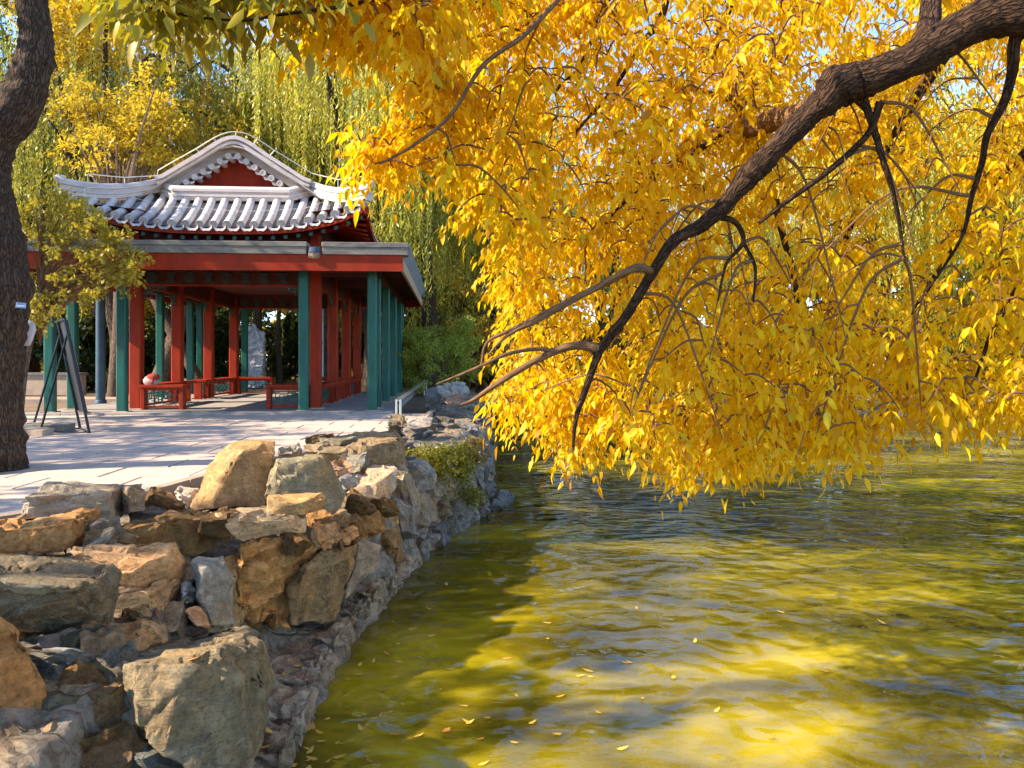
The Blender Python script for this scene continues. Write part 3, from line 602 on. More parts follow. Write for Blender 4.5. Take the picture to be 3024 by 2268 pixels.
for u in (-4.80, -1.34):
    for v in (0, 9.0): post(u, v, .18, 'green_paint', CEIL, 'green_post')
for u in RU:
    for v in RV: post(u, v, .23, 'red_paint', 4.0, 'red_post')
# flat veranda roof
E = .64
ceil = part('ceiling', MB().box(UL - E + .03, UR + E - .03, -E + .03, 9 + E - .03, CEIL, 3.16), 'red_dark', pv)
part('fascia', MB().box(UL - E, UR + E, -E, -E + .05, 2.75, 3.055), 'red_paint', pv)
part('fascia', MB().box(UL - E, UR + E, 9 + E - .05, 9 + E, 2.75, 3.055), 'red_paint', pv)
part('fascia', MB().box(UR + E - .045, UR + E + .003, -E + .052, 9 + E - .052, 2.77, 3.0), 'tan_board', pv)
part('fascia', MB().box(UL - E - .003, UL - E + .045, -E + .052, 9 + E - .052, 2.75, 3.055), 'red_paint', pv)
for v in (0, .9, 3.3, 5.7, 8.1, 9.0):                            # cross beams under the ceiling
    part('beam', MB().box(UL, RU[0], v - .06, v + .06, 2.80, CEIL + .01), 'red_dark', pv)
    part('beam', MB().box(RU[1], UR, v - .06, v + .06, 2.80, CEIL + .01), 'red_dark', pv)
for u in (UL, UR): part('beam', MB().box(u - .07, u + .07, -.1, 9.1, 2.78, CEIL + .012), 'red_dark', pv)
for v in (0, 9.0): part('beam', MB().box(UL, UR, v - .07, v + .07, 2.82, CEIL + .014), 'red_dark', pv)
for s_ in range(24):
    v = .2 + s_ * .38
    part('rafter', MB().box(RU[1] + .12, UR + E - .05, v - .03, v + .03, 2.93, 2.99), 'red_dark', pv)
# coping on the front with a gap for the spout; layered edge
sp_u = -1.02
for a, b2 in ((UL - E - .1, sp_u - .15), (sp_u + .15, UR + E + .10)):
    cp = part('coping', MB().box(a, b2, -E - .045, -E + .32, 3.06, 3.20, .008), 'coping', pv)
    part('coping_course', MB().box(a - .012, b2 + .012, -E - .06, -E + .30, 3.203, 3.29, .012), 'coping', cp)
for i in range(7):                                               # tilted grey sheets along the right edge
    v0 = -E + .33 + i * 1.40; v1 = v0 + 1.43
    m2 = MB(); u0, u1 = UR + E - .06, UR + E + .12; z0, z1 = 3.02 + .004 * (i % 2), 3.30 + .006 * (i % 2); dv = .03
    m2.add([(u0, v0, z0), (u0, v1, z0), (u1, v1 + dv, z1), (u1, v0 + dv, z1), (u0 - .05, v0, z0 + .015), (u0 - .05, v1, z0 + .015), (u1 - .05, v1 + dv, z1 + .012), (u1 - .05, v0 + dv, z1 + .012)],
           [(0, 1, 2, 3), (7, 6, 5, 4), (0, 4, 5, 1), (1, 5, 6, 2), (2, 6, 7, 3), (3, 7, 4, 0)])
    part('coping_sheet', m2, 'coping_blue', pv)
part('coping', MB().box(UL - E - .08, UL - E + .3, -E + .32, 9 + E, 3.06, 3.28, .01), 'coping', pv)
part('coping', MB().box(UL - E - .08, UR + E + .08, 9 + E - .3, 9 + E + .04, 3.062, 3.285, .01), 'coping', pv)
# carved rain spout
rowsA = []
for (r0, z, dv) in ((.03, 2.97, .01), (.07, 2.985, .03), (.095, 3.01, .045), (.11, 3.04, .055), (.115, 3.08, .06)):
    rowsA.append([(sp_u + r0 * math.cos(a) + .012 * math.sin(5 * a) * (r0 > .05), -E - .0 - dv * 1.2 * abs(math.sin(a)) - .005, z) for a in np.linspace(math.pi, 2 * math.pi, 15)])
sp = part('rain_spout', MB().loft(rowsA), 'spout_cream', pv, 50)
rowsB = [[(sp_u + r0 * math.cos(a), -E - dv * abs(math.sin(a)) - .004, z) for a in np.linspace(math.pi, 2 * math.pi, 15)] for (r0, z, dv) in ((.117, 3.08, .075), (.122, 3.10, .08), (.118, 3.13, .075), (.115, 3.19, .07), (.10, 3.195, .06), (.09, 3.13, .04))]
part('spout_bowl', MB().loft(rowsB), 'spout_blue', sp, 40)
for k in range(5): part('spout_scroll', MB().tube([(sp_u - .08 + .04 * k + .022 * math.cos(t), -E - .068 + .015 * abs(k - 2), 3.01 + .018 * math.sin(t)) for t in np.linspace(0, 6.28, 12)], .008, 6), 'spout_cream', sp)

# ---- frieze with round and waisted medallions between the red posts
def ring(cu, cv, cz, r, ax, n=20, t=.012):
    if ax == 'u': return [(cu + r * math.cos(a), cv, cz + r * math.sin(a)) for a in np.linspace(0, 2 * math.pi, n)]
    return [(cu, cv + r * math.cos(a), cz + r * math.sin(a)) for a in np.linspace(0, 2 * math.pi, n)]
def frieze(a, b2, fix, ax, n):
    def bx(m2, s0, s1, d0, d1, z0, z1):
        return m2.box(s0, s1, fix + d0, fix + d1, z0, z1) if ax == 'u' else m2.box(fix + d0, fix + d1, s0, s1, z0, z1)
    fr = part('frieze', bx(MB(), a, b2, -.02, .02, 2.58, 2.622), 'red_paint', pv)
    part('frieze_beam', bx(MB(), a, b2, -.07, .07, 2.88, CEIL + .016), 'red_dark', fr)
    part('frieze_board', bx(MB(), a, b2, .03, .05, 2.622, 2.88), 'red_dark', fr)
    for i in range(n):
        s = a + (b2 - a) * (i + .5) / n; m2 = MB(); zc = 2.752
        if i % 2 == 0:
            m2.tube(ring(s, fix - .012, zc, .105, 'u') if ax == 'u' else ring(fix - .012, s, zc, .105, 'v'), .010, 6)
            for k in range(-3, 4):
                hw = math.sqrt(max(.0, .095 ** 2 - (k * .026) ** 2)) * (.95 if k % 2 else .8); bx(m2, s - hw, s + hw, -.02, -.005, zc + k * .026 - .007, zc + k * .026 + .007)
            bx(m2, s - .008, s + .008, -.018, -.002, zc - .09, zc + .09)
        else:
            for k in range(-4, 5):
                hw = .058 + .05 * (abs(k) / 4) ** 2; bx(m2, s - hw, s + hw, -.02, -.005, zc + k * .025 - .007, zc + k * .025 + .007)
            for q in (-.05, 0, .05): bx(m2, s + q - .007, s + q + .007, -.018, -.003, zc - .105, zc + .105)
        part('medallion', m2, 'medallion', fr)
    for e, sg in ((a, 1), (b2, -1)):                             # fretwork corner brackets under the rail
        m2 = MB(); d = min(.5, (b2 - a) * .22)
        for k in range(4):
            q = e + sg * (.05 + d * k / 4); hgt = .26 * (1 - k / 4.5)
            bx(m2, min(q, q + sg * .022), max(q, q + sg * .022), -.012, .012, 2.58 - hgt, 2.578)
            bx(m2, min(e + sg * .0, e + sg * (d * (1 - k / 5))), max(e, e + sg * (d * (1 - k / 5))), -.011, .011, 2.54 - .07 * k, 2.56 - .07 * k)
        part('corner_bracket', m2, 'green_lattice', fr)
frieze(RU[0] + .115, RU[1] - .115, RV[0], 'u', 9); frieze(RU[0] + .115, RU[1] - .115, RV[3], 'u', 9)
for i in range(3):
    for u in RU: frieze(RV[i] + .115, RV[i + 1] - .115, u, 'v', 5)

# ---- bench rails with lattice
def bench(a, b2, fix, ax, end=True, seed=0):
    rr = random.Random(seed)
    def bx(m2, s0, s1, d0, d1, z0, z1, ch=0):
        s0, s1 = min(s0, s1), max(s0, s1)
        return m2.box(s0, s1, fix + d0, fix + d1, z0, z1, ch) if ax == 'u' else m2.box(fix + d0, fix + d1, s0, s1, z0, z1, ch)
    a, b2 = min(a, b2), max(a, b2)
    bn = part('bench', bx(MB(), a - .01, b2 + .01, -.17, .17, .49, .545, .012), 'red_paint', pv)
    part('apron', bx(MB(), a, b2, -.10, -.05, .43, .489), 'red_paint', bn)
    part('rail', bx(MB(), a, b2, -.095, -.055, .07, .115), 'red_paint', bn)
    for s in (a + .045, b2 - .045): part('bench_leg', bx(MB(), s - .045, s + .045, -.14, .05, .035, .488, .01), 'red_paint', bn)
    part('apron', bx(MB(), a, b2, .05, .10, .43, .4885), 'red_paint', bn)
    m2 = MB(); s0, s1 = a + .09, b2 - .09; L = s1 - s0; n = max(2, round(L / .19)); t = .008
    for i in range(n + 1):
        s = s0 + L * i / n; z0, z1 = (.115, .43) if i in (0, n) else ((.115, .33) if i % 2 else (.20, .43)); bx(m2, s - t, s + t, -.085, -.065, z0, z1)
    for i in range(n):
        q0, q1 = s0 + L * i / n, s0 + L * (i + 1) / n
        for z in ((.20, .33) if i % 2 else (.16, .27, .38)): bx(m2, q0, q1, -.084, -.066, z - t, z + t)
        qm = (q0 + q1) / 2; bx(m2, qm - t, qm + t, -.083, -.067, .20 if i % 2 else .27, .33 if i % 2 else .38)
    part('lattice', m2, 'green_lattice', bn)
f0 = RV[0] - .02
bench(RU[0] + .12, RU[0] + .98, f0, 'u'); bench(RU[1] - .98, RU[1] - .12, f0, 'u')
bench(RU[0] + .12, RU[0] + 1.15, RV[3], 'u'); bench(RU[1] - 1.15, RU[1] - .12, RV[3], 'u')
for u in RU:
    bench(RV[0] + .12, RV[1] - .12, u, 'v'); bench(RV[2] + .12, RV[3] - .12, u, 'v'); bench(RV[1] + .12, RV[1] + .8, u, 'v'); bench(RV[2] - .8, RV[2] - .12, u, 'v')

# ---- the tiled roof
UC = -2.98; HW = 2.90
def zeave(w_): return 3.70 + .50 * (abs(w_) / HW) ** 3.2
def veave(w_): return .10 - .16 * (abs(w_) / HW) ** 3
def vtop(w_):
    a = abs(w_)
    if a <= 1.12: return .95
    if a <= 1.55: return .95 + (a - 1.12) * .81
    return 1.30 - (a - 1.55) * 1.0
def ztop(w_):
    a = abs(w_)
    if a <= 1.12: return 4.36
    if a <= 1.55: return 4.36 + (a - 1.12) * .35
    return 4.51 + (zeave(HW) - 4.51) * ((a - 1.55) / (HW - 1.55)) - .10 * math.sin(math.pi * (a - 1.55) / (HW - 1.55))
def slope(w_, t):                                                # t=0 eave, 1 top; slightly hollow
    ve, vt, ze, zt = veave(w_), vtop(w_), zeave(w_), ztop(w_)
    return (UC + w_, ve + (vt - ve) * t, ze + (zt - ze) * t - .06 * math.sin(math.pi * t))
rows = []
for w_ in np.linspace(-HW, HW, 67):
    row = []
    for k in range(10):
        for e in (0, .999): t = (k + e) / 10; p = slope(w_, t); row.append((p[0], p[1], p[2] - .045 + (.018 if e == 0 else 0)))
    rows.append(row)
roof = part('tiled_roof', MB().loft(rows), 'roof_pan', pv, 30)
NR = 22
for i in range(NR):
    w_ = -2.765 + 5.53 * i / (NR - 1); m2 = MB(); pts = []; rad = []; r0 = .078
    L = vtop(w_) - veave(w_); nt = max(1, round(L / .26))
    for k in range(nt):
        for e, f in ((0.0, 1.06), (.12, 1.06), (.14, 1.0), (1.0, 1.0)):
            t = (k + e) / nt
            if e == 1.0 and k < nt - 1: t -= .001
            p = slope(w_, min(t, 1.0)); pts.append((p[0], p[1], p[2] + .03)); rad.append(r0 * f)
    m2.tube(pts, rad, 12)
    t0 = part('tile_row', m2, 'roof_tile', roof, 50)
    p = Vector(pts[0]); d = (Vector(pts[3]) - p).normalized(); e1 = Vector((1, 0, 0)); e2 = d.cross(e1)
    m3 = MB(); rows3 = []
    for rr_, off in ((r0 * 1.12, .0), (r0 * 1.12, -.022), (r0 * .8, -.022), (r0 * .72, -.012), (r0 * .5, -.012), (r0 * .42, -.018), (.001, -.018)):
        rows3.append([p + d * off + (e1 * math.cos(a) + e2 * math.sin(a)) * rr_ for a in np.linspace(0, 2 * math.pi, 17)[:-1]])
    m3.loft(rows3, True); part('tile_end', m3, 'roof_tile', t0, 40)
for i in range(NR - 1):                                          # drip tiles between the rolls
    w_ = -2.633 + 5.53 * i / (NR - 1); p = Vector(slope(w_, 0)); m2 = MB(); rw = []
    for off in (-.03, -.012):
        up_ = [p + Vector((.105 * math.cos(a), off, .035 - .02 - .075 * abs(math.sin(a)) ** .8)) for a in np.linspace(math.pi, 2 * math.pi, 11)]
        lo_ = [p + Vector((.115 * math.cos(a), off - .01, .03 - .055 * 1 - .085 * abs(math.sin(a)) ** .7 * (1 + .12 * math.cos(6 * a)))) for a in np.linspace(math.pi, 2 * math.pi, 11)]
        rw.append((up_, lo_))
    n = 11
    vs = rw[0][0] + rw[0][1] + rw[1][0] + rw[1][1]
    fs = [(k, k + 1, n + k + 1, n + k) for k in range(n - 1)] + [(2 * n + k + 1, 2 * n + k, 3 * n + k, 3 * n + k + 1) for k in range(n - 1)] + [(n + k, n + k + 1, 3 * n + k + 1, 3 * n + k) for k in range(n - 1)] + [(k + 1, k, 2 * n + k, 2 * n + k + 1) for k in range(n - 1)]
    m2.add(vs, fs); part('drip_tile', m2, 'roof_tile', roof, 40)
    for k in range(4):                                           # pan tile lips climbing the valley
        q = Vector(slope(w_, .08 + .10 * k)); m4 = MB()
        m4.tube([q + Vector((.085 * math.cos(a), 0, .01 - .035 * abs(math.sin(a)))) for a in np.linspace(math.pi, 2 * math.pi, 7)], .012, 5); part('pan_tile', m4, 'roof_pan', roof)
# side slopes behind (corrugated)
prof = [(.0, 5.55), (.25, 5.50), (.5, 5.34), (.8, 5.14), (1.2, 4.90), (1.55, 4.66), (2.0, 4.34), (2.5, 4.02), (HW, 3.75)]
for sg in (-1, 1):
    rows = []
    for v in np.arange(.9, 8.6, .045):
        row = []
        for a, z in prof:
            vv = v
            row.append((UC + sg * a, vv, z + .035 * math.cos((v) * 2 * math.pi / .27) - .03 + (.35 * max(0, (1.6 - v) / 1.6) ** 2 * (a / HW) ** 3)))
        rows.append(row)
    part('side_slope', MB().loft(rows), 'roof_tile', roof, 60)
    tri = []
    for k in range(9):                                           # the corner between hip and side eave
        t = k / 8; a = 1.55 + (HW - 1.55) * t
        tri.append([(UC + sg * a, vtop(a) - .01, ztop(a) - .04), (UC + sg * (a * .3 + HW * .7), (vtop(a) + .95) / 2, (ztop(a) + zeave(HW * (1 - .3 * 1))) / 2 - .1), (UC + sg * HW, .95, 3.95)])
    part('corner_slope', MB().loft(tri), 'roof_tile', roof, 60)
    # eave boards and rafters below the side eave
    fb = MB().loft([[(UC + sg * (HW - .02), v, 3.62 + .42 * max(0, (1.8 - v) / 1.8) ** 2), (UC + sg * (HW - .02), v, 3.74 + .42 * max(0, (1.8 - v) / 1.8) ** 2), (UC + sg * (HW - .08), v, 3.74 + .42 * max(0, (1.8 - v) / 1.8) ** 2), (UC + sg * (HW - .08), v, 3.62 + .42 * max(0, (1.8 - v) / 1.8) ** 2)] for v in np.linspace(-.02, 8.6, 24)], True)
    part('eave_board', fb, 'red_paint', roof)
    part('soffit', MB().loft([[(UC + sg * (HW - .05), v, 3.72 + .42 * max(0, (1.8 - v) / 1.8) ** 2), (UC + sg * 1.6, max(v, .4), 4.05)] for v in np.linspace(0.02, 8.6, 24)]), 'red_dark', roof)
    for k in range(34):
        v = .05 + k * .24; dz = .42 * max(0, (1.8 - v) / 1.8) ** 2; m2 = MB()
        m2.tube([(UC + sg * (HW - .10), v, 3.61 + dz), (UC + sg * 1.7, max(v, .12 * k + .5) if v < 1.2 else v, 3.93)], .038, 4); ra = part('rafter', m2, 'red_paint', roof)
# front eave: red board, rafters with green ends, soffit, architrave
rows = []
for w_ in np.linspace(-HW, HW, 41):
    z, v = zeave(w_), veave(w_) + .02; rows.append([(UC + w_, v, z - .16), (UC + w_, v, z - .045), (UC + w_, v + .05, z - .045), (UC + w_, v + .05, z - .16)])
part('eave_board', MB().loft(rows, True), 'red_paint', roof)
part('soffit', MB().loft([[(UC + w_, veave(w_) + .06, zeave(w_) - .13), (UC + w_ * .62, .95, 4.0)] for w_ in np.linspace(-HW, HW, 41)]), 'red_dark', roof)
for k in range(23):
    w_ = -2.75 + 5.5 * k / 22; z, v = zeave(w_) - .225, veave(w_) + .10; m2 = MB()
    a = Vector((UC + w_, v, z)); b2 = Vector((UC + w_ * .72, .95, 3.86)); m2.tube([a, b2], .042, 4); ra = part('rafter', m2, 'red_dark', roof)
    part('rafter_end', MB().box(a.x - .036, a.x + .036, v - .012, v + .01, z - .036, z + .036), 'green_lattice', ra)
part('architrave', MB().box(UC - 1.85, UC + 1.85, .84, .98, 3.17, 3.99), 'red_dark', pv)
for sg in (-1, 1):
    part('architrave', MB().box(UC + sg * 1.85 - .07, UC + sg * 1.85 + .07, .985, 8.1, 3.17, 3.985), 'red_dark', pv)
    m2 = MB(); a = Vector((UC + sg * 1.8, .8, 3.86)); b2 = Vector((UC + sg * 2.86, .02, 4.02)); m2.tube([a, b2], [.12, .085], 4); part('corner_beam', m2, 'red_paint', roof)
    m2 = MB(); a = Vector((UC + sg * 1.8, .7, 3.72)); b2 = Vector((UC + sg * 2.45, .2, 3.80)); m2.tube([a, b2], [.10, .08], 4); part('corner_beam', m2, 'red_paint', roof)

# ridges: a moulded section (out, up) swept along a path
SEC = [(-.12, 0), (.10, 0), (.10, .07), (.125, .075), (.125, .12), (.095, .125), (.095, .175), (.13, .18), (.13, .235), (.11, .27), (.07, .30), (-.07, .30), (-.12, .26)]
def sweep(path, outs, sec=SEC, scale=1.0, name='ridge', par=None):
    rows = []
    for p, o in zip(path, outs):
        p = Vector(p); o = Vector(o).normalized(); rows.append([p + o * s[0] * scale + Vector((0, 0, 1)) * s[1] * scale for s in sec])
    m2 = MB().loft(rows, True); n = len(sec); m2.f += [tuple(range(n - 1, -1, -1)), tuple(range(len(m2.v) - n, len(m2.v)))]
    return part(name, m2, 'ridge', par or roof, 28)
gz = 4.34
sweep([(UC - 1.55, 1.34, gz + .22), (UC - 1.14, .97, gz + .015), (UC + 1.14, .97, gz + .015), (UC + 1.55, 1.34, gz + .22)], [(-.6, -1, 0), (-.35, -1, 0), (.35, -1, 0), (.6, -1, 0)], name='gable_base_ridge')
for sg in (-1, 1):
    path, outs = [], []
    for t in np.linspace(0, 1, 12):
        a = 1.53 + (HW + .02 - 1.53) * t; path.append((UC + sg * a, vtop(min(a, HW)) + .03 - .05 * t, ztop(min(a, HW)) + .08 * (1 - t) + .05 * t ** 4)); outs.append((-sg * .25 if False else sg * -.0 + -.15 * sg, -1, 0))
    sweep(path, outs, name='hip_ridge')
    p = Vector(path[-1]); m2 = MB(); m2.tube([p + Vector((sg * -.05, 0, .25)), p + Vector((sg * .06, -.05, .29)), p + Vector((sg * .10, -.07, .31))], [.10, .08, .03], 8); part('ridge_tip', m2, 'ridge', roof, 40)
    m2 = MB(); m2.tube([p + Vector((0, .02, .02)), p + Vector((sg * .03, -.1, .02))], [.085, .085], 12); part('corner_tile', m2, 'roof_tile', roof, 40)
# rounded rake over the gable: stepped bands set one in front of the other
def rake(off):
    """gable outline lowered by off"""
    base = [(-1.60, 4.86), (-1.45, 4.915), (-1.1, 5.14), (-.7, 5.39), (-.5, 5.53), (-.36, 5.625), (-.24, 5.69), (-.12, 5.735), (0, 5.75)]
    pts = [Vector((a, 0, z)) for a, z in base] + [Vector((-a, 0, z)) for a, z in reversed(base[:-1])]
    out = []
    for i, p in enumerate(pts):
        t = (pts[min(i + 1, len(pts) - 1)] - pts[max(i - 1, 0)]).normalized(); n = Vector((t.z, 0, -t.x)); out.append(p + n * off)
    return out
def band(o0, o1, v0, v1, name, mat='ridge', zmin=4.6):
    A, B = rake(o0), rake(o1); rows = []
    for a, b2 in zip(A, B):
        az, bz = max(a.z, zmin), max(b2.z, zmin)
        rows.append([(UC + a.x, v0, az), (UC + a.x, v1, az), (UC + b2.x, v1, bz), (UC + b2.x, v0, bz)])
    m2 = MB().loft(rows, True); n = len(m2.v); m2.f += [(3, 2, 1, 0), (n - 4, n - 3, n - 2, n - 1)]
    return part(name, m2, mat, roof, 30)
band(0, .075, 1.02, 1.5, 'rake_cap'); band(.076, .115, 1.085, 1.5, 'rake_course'); band(.116, .165, 1.05, 1.5, 'rake_course'); band(.166, .205, 1.11, 1.5, 'rake_course'); band(.206, .335, 1.14, 1.5, 'rake_board')
m2 = MB(); A = rake(.33)
m2.add([(UC + p.x, 1.40, max(p.z, 4.5)) for p in A] + [(UC + A[-1].x, 1.40, 4.4), (UC + A[0].x, 1.40, 4.4)], [tuple(range(len(A) + 2))]); part('gable_board', m2, 'red_paint', roof)
sp_pts = []
A = rake(.40); cum = [0]
for a, b2 in zip(A, A[1:]): cum.append(cum[-1] + (b2 - a).length)
def alongA(s):
    for i in range(len(A) - 1):
        if s <= cum[i + 1]: return A[i].lerp(A[i + 1], (s - cum[i]) / max(1e-6, cum[i + 1] - cum[i]))
    return A[-1]
mid = cum[-1] / 2
for k in range(-6, 6):
    p = alongA(mid + (k + .5) * .205)
    if p.z < 4.66: continue
    m2 = MB(); c = Vector((UC + p.x, 1.02, p.z)); rows3 = []
    for rr_, v in ((.058, 1.42), (.058, 1.03), (.064, 1.028), (.064, 1.0), (.046, 1.0), (.042, 1.012), (.026, 1.012), (.001, 1.006)):
        rows3.append([(c.x + rr_ * math.cos(a), v, c.z + rr_ * math.sin(a)) for a in np.linspace(0, 2 * math.pi, 15)[:-1]])
    part('gable_tile', m2.loft(rows3, True), 'roof_tile', roof, 40)
    q = alongA(mid + (k + 1) * .205)
    if k < 5 and q.z > 4.72:
        m2 = MB(); n = 9; c = Vector((UC + q.x, 0, q.z - .02)); vs = []
        for v in (1.04, 1.06):
            vs += [(c.x + .07 * math.cos(a), v, c.z + .01 - .03 * abs(math.sin(a))) for a in np.linspace(math.pi, 2 * math.pi, n)] + [(c.x + .076 * math.cos(a), v, c.z - .012 - .062 * abs(math.sin(a)) ** .8) for a in np.linspace(math.pi, 2 * math.pi, n)]
        fs = [(k2, k2 + 1, n + k2 + 1, n + k2) for k2 in range(n - 1)] + [(2 * n + k2 + 1, 2 * n + k2, 3 * n + k2, 3 * n + k2 + 1) for k2 in range(n - 1)] + [(n + k2, n + k2 + 1, 3 * n + k2 + 1, 3 * n + k2) for k2 in range(n - 1)]
        part('gable_drip', m2.add(vs, fs), 'roof_tile', roof, 40)
# lightning conductor on stand-offs
lc = [(-2.6, .3, 4.72), (-2.1, .8, 4.78), (-1.6, 1.2, 4.92)] + [(p.x * 1.05, 1.2, p.z) for p in rake(-.13)[1:-1]] + [(1.75, 1.15, 4.98), (2.2, .75, 4.80), (2.8, .15, 4.74)]
rod = part('lightning_wire', MB().tube([(UC + a, v, z) for a, v, z in lc], .010, 6), 'wire', roof)
R0, R1 = rake(0), rake(-.13)
for i in (3, 5, 8, 11, 13): part('wire_bracket', MB().tube([(UC + R0[i].x, 1.2, R0[i].z - .02), (UC + R1[i].x * 1.05, 1.2, R1[i].z)], .008, 6), 'wire', rod)
for a, v, z in ((-2.6, .3, 4.72), (-2.1, .8, 4.78), (2.2, .75, 4.80), (2.8, .15, 4.74)): part('wire_bracket', MB().tube([(UC + a, v, z - .22), (UC + a, v, z)], .008, 6), 'wire', rod)
part('lightning_wire', MB().tube([(UC - 2.55, .3, 4.72), (UC - 2.3, .15, 4.42), (UC - 1.2, .3, 4.12), (UC + .4, .28, 4.02), (UC + 1.6, .28, 4.10), (UC + 2.6, .1, 4.42)], .005, 5), 'wire', roof)
part('lightning_wire', MB().tube([(UC - 2.32, .15, 4.43), (UC - 2.5, -.06, 4.36), (UC - 2.52, -.08, 3.95), (UC - 2.5, -.05, 3.7)], .010, 6), 'wire', roof)

# ================================================================== TREES
def smooth_path(pts, rad, n=6):
    """Catmull-Rom through control points, radii follow"""
    P = [Vector(p) for p in pts]; P = [P[0] * 2 - P[1]] + P + [P[-1] * 2 - P[-2]]; out, ro = [], []
    for i in range(1, len(P) - 2):
        for k in range(n):
            t = k / n; a, b2, c, d = P[i - 1:i + 3]
            out.append(.5 * ((2 * b2) + (c - a) * t + (2 * a - 5 * b2 + 4 * c - d) * t * t + (3 * b2 - a - 3 * c + d) * t ** 3))
            ro.append(rad[i - 1] + (rad[i] - rad[i - 1]) * t)
    out.append(P[-2]); ro.append(rad[-1]); return out, ro
def limb(name, pts, rad, mat, parent, n=14, sub=8, rough=.06, seed=0, smooth=60):
    p, r = smooth_path(pts, rad, sub); mb = MB(); mb.tube(p, r, n)
    cen = p
    vs = []
    for i, v in enumerate(mb.v):
        c = cen[min(i // n, len(cen) - 1)]; q = Vector(v); d = q - c; rr_ = r[min(i // n, len(r) - 1)]
        f = 1 + rough * (noise.noise(q * (2.2 / max(rr_, .03)) * .35 + Vector((seed, 0, 0))) * 1.3 + noise.noise(q * (1.6 / max(rr_, .03)) + Vector((0, seed, 0))) * .9)
        vs.append(tuple(c + d * f))
    mb.v = vs; o = part(name, mb, mat, parent, smooth, local=False)
    cum = [0.0]
    for a_, b_ in zip(p, p[1:]): cum.append(cum[-1] + (b_ - a_).length)
    bk = [(r[i // n] * math.cos(2 * math.pi * (i % n) / n), r[i // n] * math.sin(2 * math.pi * (i % n) / n), cum[i // n] + seed) for i in range(len(p) * n)]
    at_ = o.data.attributes.new('bk', 'FLOAT_VECTOR', 'POINT'); at_.data.foreach_set('vector', np.array(bk, np.float32).ravel())
    return o, p, r
def children_of(o): return [c for c in bpy.data.objects if c.parent == o]

# ---------------------------------------------------------------- the yellow ash over the water
yt = empty('yellow_ash_tree', (4.3, 2.2, .5), 'golden yellow tree whose long dark limb reaches out over the pond', 'tree')
limb('trunk', [(4.3, 2.2, .2), (4.25, 2.25, 1.4), (4.0, 2.5, 2.6), (3.6, 2.8, 3.4)], [.34, .25, .22, .20], 'bark_branch', yt, 18)
LIMBPX = []
BR = []                                                          # skeleton points the twigs grow from
def px_limb(name, ctrl, n=12, sub=8, rough=.07, mat='bark_branch', free=False):
    pts = [at(c[0], c[1], c[2]) for c in ctrl]; rad = [c[3] / F * c[2] for c in ctrl]
    if free: LIMBPX.extend((CX + F * q.x / q.y, HY - F * (q.z - CH) / q.y, q.y) for q in smooth_path(pts, rad, 4)[0])
    o, p, r = limb(name, pts, rad, mat, yt, n, sub, rough, len(BR)); BR.extend(zip(p, r)); return p, r
px_limb('main_limb', [(3700, -160, 2.7, 130.5), (3300, -40, 2.8, 87.0), (3024, 28, 2.9, 73.1), (2880, 66, 2.95, 57.4), (2720, 160, 3.0, 52.2), (2600, 218, 3.02, 50.5), (2530, 240, 3.05, 57.4), (2475, 258, 3.05, 62.6), (2440, 295, 3.06, 45.2), (2390, 340, 3.08, 36.5), (2290, 440, 3.1, 32.2), (2235, 495, 3.12, 38.3), (2205, 525, 3.13, 34.8), (2170, 570, 3.14, 25.2), (2140, 607, 3.15, 24.4), (2085, 655, 3.16, 22.6), (2060, 672, 3.17, 19.1), (1990, 712, 3.18, 17.4), (1930, 800, 3.2, 15.7), (1850, 930, 3.22, 13.9), (1773, 1030, 3.25, 14.8)], 16, 8, .13, free=True)
px_limb('limb', [(1773, 1030, 3.25, 16), (1700, 1020, 3.28, 13), (1610, 1050, 3.3, 11), (1480, 1125, 3.35, 9), (1400, 1180, 3.4, 6), (1360, 1196, 3.4, 3)], 8, 8, .05, 'bark_twig', True)
px_limb('limb', [(1640, 1040, 3.29, 8), (1590, 1030, 3.28, 7), (1500, 1045, 3.2, 6), (1400, 1090, 3.15, 5), (1290, 1135, 3.1, 3)], 7, 8, .05, 'bark_twig', True)
px_limb('limb', [(1773, 1030, 3.25, 13), (1752, 1085, 3.24, 11), (1722, 1170, 3.22, 10), (1700, 1240, 3.2, 7), (1692, 1330, 3.2, 4)], 8, 8, .06, free=True)
px_limb('limb', [(1925, 805, 3.2, 14), (1880, 790, 3.25, 12), (1800, 830, 3.3, 11), (1640, 910, 3.35, 9), (1520, 970, 3.4, 7), (1440, 1010, 3.4, 5), (1420, 1080, 3.4, 3)], 8, 8, .05, 'bark_twig', True)
px_limb('limb', [(1930, 800, 3.2, 10), (1860, 800, 3.1, 9), (1760, 850, 3.1, 8), (1600, 940, 3.1, 7), (1500, 990, 3.1, 5), (1440, 1050, 3.1, 3)], 7, 8, .05, 'bark_twig', True)
px_limb('limb', [(2715, 150, 3.03, 40), (2740, 90, 3.1, 32), (2750, 0, 3.2, 29), (2760, -160, 3.4, 26)], 12, free=True)
px_limb('limb', [(3024, 60, 2.92, 30.0), (2995, 130, 2.95, 16.5), (2990, 210, 3.0, 15.0), (2965, 300, 3.05, 12.8), (2915, 400, 3.1, 9.8), (2900, 480, 3.15, 9.0), (2870, 580, 3.2, 7.5), (2840, 700, 3.25, 5.2), (2760, 830, 3.3, 3.0)], 10, free=True)
px_limb('limb', [(2480, 250, 3.1, 40), (2380, 330, 3.5, 34), (2300, 352, 3.9, 34), (2215, 375, 4.3, 32), (2160, 385, 5.0, 24), (2090, 405, 5.1, 18), (2010, 470, 5.2, 12), (1900, 560, 5.3, 8)], 10, 8, .06, 'bark_twig')
